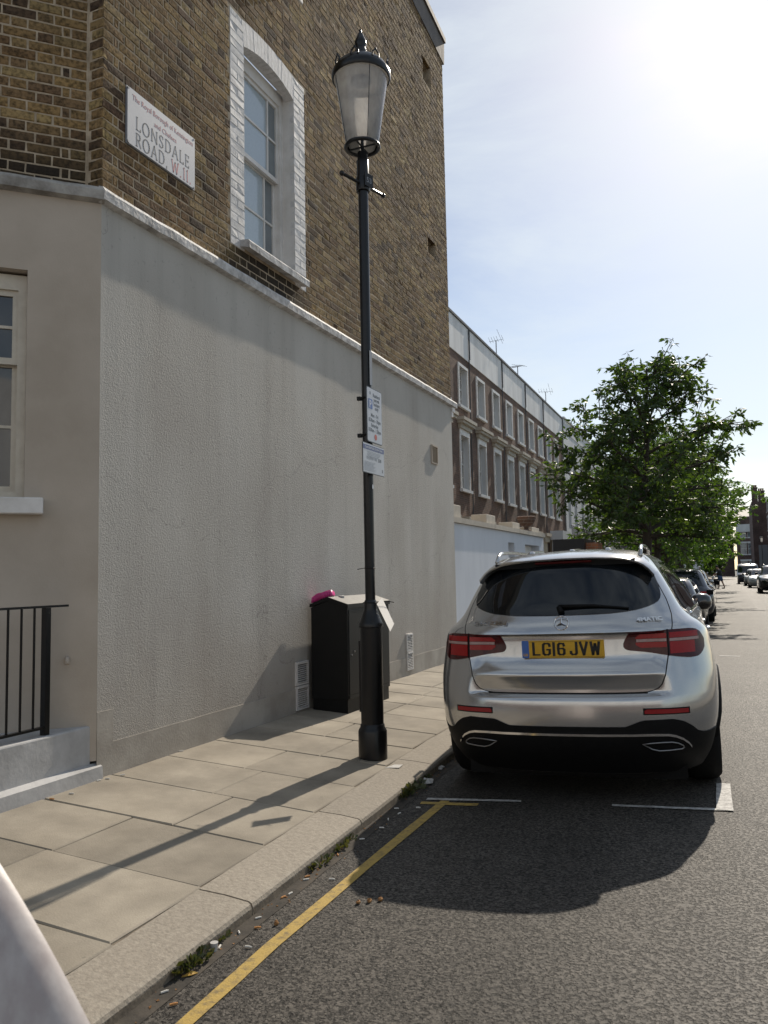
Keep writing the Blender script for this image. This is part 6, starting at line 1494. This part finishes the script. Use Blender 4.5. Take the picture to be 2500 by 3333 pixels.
# ================================================================== far right and end-of-street buildings
def brick_block(name, label, x0, x1, y0, y1, h, mat, rowsz, cols_front, cols_side, face_x, roof=True, chim=(), par=None):
    t = thing(name, label, 'building', ((x0 + x1) / 2, (y0 + y1) / 2, 0))
    FF = Frame(x0, y0, 1, 0, 0, -1)      # faces the camera
    FS = Frame(face_x, y0, 0, 1, -1 if face_x == x0 else 1, 0)
    HF = [(u, u + 1.1, z, z + hh) for u in cols_front for z, hh in rowsz]
    HS = [(u, u + 1.1, z, z + hh) for u in cols_side for z, hh in rowsz]
    m = MB(); FF.holes(m, 0, x1 - x0, 0, h, HF); FS.holes(m, 0, y1 - y0, 0, h, HS); m.quad((x0, y0, h), (x1, y0, h), (x1, y1, h), (x0, y1, h)); m.build('wall', mat, t)
    for h_ in HF: far_window(FF, *h_, t, bars=0, dep=-.12)
    for h_ in HS: far_window(FS, *h_, t, bars=0, dep=-.12)
    m = MB()
    for h_ in HF: FF.box(m, h_[0] - .15, h_[1] + .15, h_[2] - .15, h_[2] - .002, 0, .1); FF.box(m, h_[0] - .15, h_[1] + .15, h_[3] + .002, h_[3] + .3, 0, .05)
    for h_ in HS: FS.box(m, h_[0] - .15, h_[1] + .15, h_[2] - .15, h_[2] - .002, 0, .1); FS.box(m, h_[0] - .15, h_[1] + .15, h_[3] + .002, h_[3] + .3, 0, .05)
    if m.v: m.build('window_trim', 'stucco_white', t)
    if roof:
        m = MB(); m.prism([(x0 - .1, y0 - .1, h), (x1, y0 - .1, h), (x1, (y0 + y1) / 2, h + 2.2), (x0 - .1, (y0 + y1) / 2, h + 2.2)], (0, 0, .12)); m.build('roof', 'slate', t)
    for (cx_, cy_, w_, d_, hh) in chim:
        m = MB(); m.box(cx_, cx_ + w_, cy_, cy_ + d_, h - 1, h + hh); m.box(cx_ - .08, cx_ + w_ + .08, cy_ - .08, cy_ + d_ + .08, h + hh, h + hh + .2); cm = m.build('chimney', mat, t)
        for k in range(3): m = MB(); m.lathe([(.12, h + hh + .2), (.14, h + hh + .6)], cx_ + w_ * (.2 + .3 * k), cy_ + d_ / 2, 8); m.build('chimney_pot', 'pier_brick', cm)
    return t
rz = [(1.0, 2.0), (4.3, 2.2), (7.6, 2.0), (10.6, 1.6)]
# gable building with the tall chimney
brick_block('gable_building', 'dark brick gable end with a tall chimney at the far right', 4.05, 12, 148 - 2, 165, 12.6, 'far_red_brick', rz, [], [], 4.05, False, [(4.15, 146.2, .9, .8, 2.2), (5.1, 146.2, 1.0, .8, 1.6)])
m = MB(); m.box(4.6, 5.9, 140.0, 140.3, 0, 5.2); tag(m.build('site_hoarding', 'sign_grey'), 'pale mauve hoarding panel at the foot of the gable building', 'hoarding')
# right terrace: starts just out of frame and runs into the right edge
brick_block('right_terrace', 'dark brick terrace with white framed windows at the right edge', 6.2, 14, 112, 145.5, 12.4, 'far_red_brick', rz, [], [1 + 2.7 * k for k in range(12)], 6.2, True)
# building past the junction
brick_block('end_building', 'brown brick building with white window bands beyond the gable end', 1.9, 4.9, 172, 190, 11.6, 'far_red_brick', rz[:3], [.5, 1.85], [1, 5, 9], 1.9, True)
m = MB(); m.box(1.8, 4.95, 171.7, 171.95, 8.7, 10.2); tag(m.build('white_band', 'stucco_white'), 'white fascia band across the brown brick building', 'fascia')
brick_block('end_building', 'low brick houses closing the end of the street', -40, 1.2, 176, 188, 8.0, 'far_red_brick', rz[:2], [1.5 + 3.2 * k for k in range(12)], [], 1.2, True)
m = MB(); m.box(-6.2, -3.2, 120, 121, 0.1, 4.2); tag(m.build('end_kiosk', 'stucco_white'), 'pale low building face under the trees far up the street', 'kiosk')
# unseen houses added behind the camera, for reflections and pale bounced light
m = MB(); m.box(-30, 30, -30, -22, 0, 11); tag(m.build('bounce_terrace', 'stucco_white'), 'unseen stucco terrace added behind the camera, pale to bounce light', 'house')
FB = Frame(-30, -22, 1, 0, 0, 1)
ob = thing('bounce_facade', 'unseen facade added behind the camera for reflections and bounced light', 'facade', (0, -21.9, 0))
m = MB(); FB.box(m, 0, 60, 0, 3.6, .01, .12); m.build('ground_floor', 'far_red_brick', ob)
for k in range(12):
    for z in (4.6, 7.8): far_window(FB, 2 + 4.9 * k, 3.2 + 4.9 * k, z, z + 1.9, ob, dep=.03, bars=0)

# far lamp posts
lamp_post('lamp_post', 'nearest of the far black lamp posts on the right pavement', 4.30, 119, .11, 'far lamp posts', False)
lamp_post('lamp_post', 'middle one of the far black lamp posts on the right', 4.05, 163, .05, 'far lamp posts', False)
lamp_post('lamp_post', 'smallest and farthest black lamp post up the street', 3.1, 196, .05, 'far lamp posts', False)

# ================================================================== trees
def tree(name, label, loc, height, crown_base, rad, seed, nprim, leaves_per, leafsize, mat, group, trunk_r=.19, shape='cone', lean=0, squash=1.0):
    rnd = random.Random(seed); t = thing(name, label, 'tree', loc, group, local=True)
    tr = MB(); lv = []; lf = []
    def leaf(p, d, sz):
        # lens-shaped drooping leaf: two triangles folded along the midrib
        d = d.normalized(); sd_ = d.cross(Vector((rnd.uniform(-1, 1), rnd.uniform(-1, 1), rnd.uniform(-.3, 1)))); 
        if sd_.length < 1e-3: return
        sd_.normalize(); L = sz * rnd.uniform(.7, 1.25); w = L * .21; i = len(lv)
        up_ = sd_.cross(d) * (w * .3)
        lv.extend([tuple(p), tuple(p + d * L * .45 + sd_ * w - up_), tuple(p + d * L), tuple(p + d * L * .45 - sd_ * w - up_)]); lf.append((i, i + 1, i + 2, i + 3))
    def twig(p, d, L, nl):
        pts = [p]; q = p.copy(); dd = d.normalized(); n = 5
        for k in range(n):
            dd = (dd + Vector((rnd.uniform(-.18, .18), rnd.uniform(-.18, .18), rnd.uniform(-.18, .10)))).normalized(); q = q + dd * (L / n); pts.append(q.copy())
        tr.tube(pts, [.010 - .0014 * k for k in range(n + 1)], 4, cap=False)
        for k in range(nl):
            s = rnd.uniform(.1, 1) ** .8 * n; i = min(int(s), n - 1); b = pts[i].lerp(pts[i + 1], s - i)
            side_ = Vector((rnd.gauss(0, 1), rnd.gauss(0, 1), rnd.gauss(-.55, .55))); leaf(b + side_ * .02, side_ + dd * .7, leafsize)
    def envelope(tz):     # crown radius at relative height
        if shape == 'cone': return rad * lerp([(0, .70), (.12, .95), (.3, 1.0), (.5, .92), (.7, .72), (.88, .48), (1, .25)], tz)
        return rad * math.sqrt(max(.02, 1 - (2 * tz - .85) ** 2 / 1.35))
    n = 10; pts = []; 
    for k in range(n + 1):
        z = height * .94 * k / n; pts.append(Vector((lean * z / height + .05 * rnd.uniform(-1, 1) * (k > 1), .05 * rnd.uniform(-1, 1) * (k > 1), z)))
    tr.tube(pts, [trunk_r * (1.25 if k == 0 else 1) * (1 - .88 * (k / n) ** .9) + .008 for k in range(n + 1)], 8)
    def leader(z): s = z / (height * .94) * n; i = min(int(s), n - 1); return pts[i].lerp(pts[i + 1], s - i)
    for b in range(nprim):
        tz = (b + rnd.uniform(0, .9)) / nprim; z = crown_base + (height * .93 - crown_base) * tz ** 1.05
        ang = b * 2.399 + rnd.uniform(-.4, .4); Lr = envelope(tz) * rnd.uniform(.72, 1.12)
        el = .25 + .75 * tz + rnd.uniform(-.15, .2)
        z0 = max(crown_base * .82, z - Lr * .45 * math.tan(min(el, .9)) * .6)
        p = leader(z0); d = Vector((math.cos(ang), math.sin(ang) * squash, math.tan(min(el, 1.1)) * .75)).normalized()
        seg = 7; br = [p.copy()]; q = p.copy(); dd = d.copy(); LL = Lr * 1.12
        for k in range(seg):
            dd = (dd + Vector((rnd.uniform(-.14, .14), rnd.uniform(-.14, .14), rnd.uniform(-.13, .05)))).normalized(); q = q + dd * (LL / seg); br.append(q.copy())
        r0 = trunk_r * .42 * (1 - .65 * tz); tr.tube(br, [r0 * (1 - .85 * k / seg) + .006 for k in range(seg + 1)], 5, cap=False)
        ns = int(5 + 9 * Lr / rad)
        for k in range(ns):
            s = (.22 + .78 * (k + rnd.random()) / ns) * seg; i = min(int(s), seg - 1); bp_ = br[i].lerp(br[i + 1], s - i); bd = (br[i + 1] - br[i]).normalized()
            sd_ = Vector((rnd.gauss(0, 1), rnd.gauss(0, 1), rnd.gauss(.25, .7))); tw = (bd * .75 + sd_.normalized() * .9).normalized()
            L2 = rad * rnd.uniform(.16, .36)
            sub_ = [bp_]; qq = bp_.copy(); dq = tw.copy()
            for _ in range(3):
                dq = (dq + Vector((rnd.uniform(-.2, .2), rnd.uniform(-.2, .2), rnd.uniform(-.15, .12)))).normalized(); qq = qq + dq * L2 / 3; sub_.append(qq.copy())
            tr.tube(sub_, [.018, .014, .011, .008], 4, cap=False)
            for c in range(4):
                f_ = rnd.uniform(.2, 1) * 3; i2 = min(int(f_), 2); tp = sub_[i2].lerp(sub_[i2 + 1], f_ - i2); td = (dq * .7 + Vector((rnd.gauss(0, .7), rnd.gauss(0, .7), rnd.gauss(.05, .5)))).normalized()
                twig(tp, td, rad * rnd.uniform(.08, .19), leaves_per)
    tr.build('trunk', 'bark', t, smooth=True, pivot=(0, 0, 0))
    me = bpy.data.meshes.new('crown'); me.from_pydata(lv, [], lf); me.materials.append(MATS[mat]); me.update()
    o = bpy.data.objects.new('crown', me); C.objects.link(o); o.parent = t
    print('tree', name, len(lf))
    return t
tree('street_tree', 'nearest leafy street tree rising above the silver car', (-2.42, 26.5, .10), 8.35, 2.55, 2.85, 21, 36, 9, .20, 'leaf_green', 'street trees along the left pavement', .19, lean=.3)
tree('street_tree', 'second street tree just behind the nearest one, spreading right', (-2.7, 35.5, .10), 7.4, 2.3, 3.3, 12, 30, 9, .18, 'leaf_green_b', 'street trees along the left pavement', .17, 'round')
tree('street_tree', 'third street tree along the left pavement, bright green', (-3.0, 46, .10), 8.4, 2.2, 3.3, 13, 32, 11, .21, 'leaf_green_b', 'street trees along the left pavement', .2, 'round')
tree('street_tree', 'fourth street tree in the row, with a thick dark trunk', (-3.1, 60, .10), 9.6, 2.4, 3.6, 14, 34, 12, .26, 'leaf_green_b', 'street trees along the left pavement', .32, 'round')
tree('street_tree', 'fifth street tree far up the left pavement', (-3.4, 82, .10), 11.0, 2.4, 3.9, 15, 32, 12, .32, 'leaf_green_b', 'street trees along the left pavement', .32, 'round')
tree('street_tree', 'farthest dark tree closing the end of the street', (-4.2, 128, .0), 11.0, 1.2, 5.0, 16, 32, 13, .42, 'leaf_green', 'street trees along the left pavement', .4, 'round')

# ================================================================== gutter litter and weeds
def weed(x, y, r, h, n, label, seed):
    rnd = random.Random(seed); m = MB(); z0 = zr(x)
    t = thing('weed', label, 'weed', (x, y, z0), 'weeds along the kerb')
    for k in range(n):
        a = rnd.uniform(0, 6.28); rr = r * rnd.random() ** .6; bx, by_ = x + rr * .45 * math.cos(a), y + rr * 1.5 * math.sin(a)
        if bx < kx(by_) + .004: bx = kx(by_) + rnd.uniform(.004, .03)
        d = Vector((math.cos(a) * .5 + .25, math.sin(a) * .6, rnd.uniform(.3, 1.2))).normalized(); L = h * rnd.uniform(.4, 1.1); p = Vector((bx, by_, z0 + rnd.uniform(0, h * .5))); s_ = d.cross(Vector((rnd.uniform(-1, 1), rnd.uniform(-1, 1), .4))).normalized() * L * rnd.uniform(.16, .4)
        i = len(m.v); m.v += [tuple(p), tuple(p + d * L * .5 + s_), tuple(p + d * L + Vector((0, 0, -L * .15))), tuple(p + d * L * .5 - s_)]; m.f.append((i, i + 1, i + 2, i + 3))
    m.build('leaves', 'weed_green', t)
    m = MB()
    for k in range(max(3, n // 12)):
        a = rnd.uniform(0, 6.28); m.tube([(x + .01 * math.cos(a), y + r * .8 * math.sin(a), z0), (x + .03 * math.cos(a) + .01, y + r * math.sin(a), z0 + h * .8)], .0015, 4)
    m.build('stem', 'bark', t)
weed(-1.985, 2.66, .08, .045, 100, 'largest leafy weed clump in the gutter, nearest the camera', 1)
weed(-2.01, 2.88, .03, .03, 26, 'small weed at the kerb behind the plastic cup', 2)
weed(-2.03, 3.80, .08, .038, 60, 'weed clump in the gutter halfway to the car', 3)
weed(-2.05, 4.12, .09, .038, 60, 'weed clump in the gutter near the second kerb joint', 4)
weed(-2.10, 5.25, .15, .06, 90, 'tall grassy weed against the kerb near the car bumper', 5)
weed(-2.115, 5.62, .04, .045, 24, 'bright green weed beside the plastic bag by the car', 6)
def butt(x, y, a, white, zf, L=.028):
    m = MB(); z = zf(x) + .006; d = Vector((math.cos(a), math.sin(a), 0)) * L / 2; m.tube([(x - d.x, y - d.y, z), (x + d.x * .2, y + d.y * .2, z + .001), (x + d.x, y + d.y, z)], [.004, .0042, .0036], 7)
    return m.build('cigarette_butt', 'butt_white' if white else 'butt_orange')
GB = [(-1.985, 3.352, 1.3, 0), (-1.975, 3.40, 1.4, 1), (-1.971, 3.113, .9, 1), (-1.919, 3.026, .5, 0), (-1.97, 2.82, 1.9, 1), (-1.855, 2.855, .1, 1), (-1.868, 3.621, .2, 1), (-1.862, 2.389, .8, 0), (-1.985, 4.227, .5, 1), (-2.005, 3.62, 1.0, 0), (-1.97, 2.96, 2.3, 1), (-1.99, 3.58, .7, 1), (-1.96, 4.45, .3, 1), (-1.99, 4.62, 2.0, 1), (-1.9, 4.9, .2, 1), (-1.93, 2.2, .6, 1), (-1.95, 2.45, 1.0, 1), (-2.0, 3.95, 2.2, 0), (-2.03, 4.85, .4, 1), (-1.97, 4.75, 1.3, 1)]
for (x, y, a, w) in GB: tag(butt(x, y, a, w, zr), 'white cigarette butt lying in the gutter' if w else 'orange tipped cigarette butt lying in the gutter', 'cigarette butt', 'cigarette butts in the gutter')
for (x, y, a, w) in [(-3.86, 4.40, .9, 1), (-3.88, 4.28, .2, 1), (-3.84, 3.92, .3, 1), (-3.9, 4.22, 1.3, 1), (-3.93, 5.13, .8, 1), (-3.86, 3.78, .1, 0)]: tag(butt(x, y, a, w, zp, .032), 'cigarette butt on the paving at the foot of the wall', 'cigarette butt', 'cigarette butts by the wall')
m = MB(); m.lathe([(.012, zr(-1.97)), (.016, zr(-1.97) + .035)], -1.975, 2.79, 14); tag(m.build('plastic_cup', 'litter_white', smooth='auto'), 'tiny clear plastic cup standing in the gutter by the weeds', 'cup')
def crumple(name, x, y, z, r, mat, label, seed, flat=.5):
    rnd = random.Random(seed); m = MB(); n = 9; L = []
    for j in range(6):
        b = math.pi * j / 5
        for i in range(n):
            a = 2 * math.pi * i / n; k = rnd.uniform(.6, 1.2); L.append((x + r * .7 * math.sin(b) * math.cos(a) * k, y + r * math.sin(b) * math.sin(a) * k, z + r * flat * (1 - math.cos(b)) * rnd.uniform(.7, 1.1)))
    m.v = L
    for j in range(5):
        for i in range(n): m.f.append((j * n + i, j * n + (i + 1) % n, (j + 1) * n + (i + 1) % n, (j + 1) * n + i))
    return tag(m.build(name, mat), label, 'litter')
crumple('plastic_bag', -2.06, 5.50, .004, .06, 'litter_white', 'crumpled clear plastic bag in the gutter by the car', 3, .35)
crumple('plastic_bag', -2.125, 5.95, .004, .06, 'litter_white', 'long scrap of clear plastic along the kerb beside the bumper', 5, .2)
crumple('food_crumb', -1.86, 3.08, .010, .014, 'crumb', 'single orange crumb near the yellow line', 6, .8)
for i, (x, y) in enumerate([(-1.617, 3.392), (-1.575, 3.421), (-1.532, 3.45)]): crumple('food_crumb', x, y, zr(x), .016, 'crumb', ['leftmost', 'middle', 'rightmost'][i] + ' of three orange crumbs in a row on the road', 20 + i, .6)
m = MB(); m.prism([(-1.96, 2.56, .012), (-1.93, 2.58, .015), (-1.92, 2.61, .012), (-1.945, 2.60, .02)], (0, 0, .002)); tag(m.build('dead_leaf', 'dead_leaf'), 'curled yellow leaf in the gutter below the largest weed', 'leaf')
m = MB(); zq = zp(-2.33) + .004; m.prism([(-2.40, 5.53, zq), (-2.30, 5.56, zq), (-2.31, 5.66, zq), (-2.37, 5.64, zq)], (0, 0, .003)); tag(m.build('paper_scrap', 'litter_white'), 'flat white paper scrap on the kerb in front of the lamp post', 'paper')
rnd = random.Random(4)
m = MB()
for k in range(260):
    y = rnd.uniform(1.2, 9.5); x = kx(y) + abs(rnd.gauss(0, .045)) + .005; s_ = rnd.uniform(.003, .009); a = rnd.uniform(0, 3)
    c, q = math.cos(a) * s_, math.sin(a) * s_ * .6; z = zr(x) + .003
    i = len(m.v); m.v += [(x - c, y - q, z), (x + q, y - c, z + s_ * .4), (x + c, y + q, z), (x - q, y + c, z + s_ * .5)]; m.f.append((i, i + 1, i + 2, i + 3))
tag(m.build('gutter_debris', 'crumb'), 'brown leaf crumbs and grit strewn along the gutter', 'debris', kind='stuff')

# near pale object cut by the bottom-left corner: a rounded pale panel standing on the pavement
pp = MB(); n = 20; rows_ = []
for k in range(n + 1):
    t = k / n; x = -1.10 + .52 * t; z = 1.245 - .36 * t - .24 * t * t
    # rolled ridge, then a skin falling towards the viewer; the far side drops to the ground
    rows_.append([(x - .02, .90, .06), (x, .845, z - .03), (x + .004, .835, z - .008), (x, .82, z), (x - .008, .80, z - .006), (x - .03, .76, z - .03), (x - .12, .62, z - .13), (x - .30, .38, z - .36), (x - .42, .30, .06)])
q = len(rows_[0])
for r_ in rows_: pp.v += r_
for k in range(n):
    for i in range(q): pp.f.append((k * q + i, (k + 1) * q + i, (k + 1) * q + (i + 1) % q, k * q + (i + 1) % q))
pp.f.append(tuple(range(q))); pp.f.append(tuple(reversed(range(n * q, n * q + q))))
tag(pp.build('pale_panel', 'pale_pink', smooth='auto'), 'out-of-focus pale pink panel edge in the near bottom left corner', 'panel')
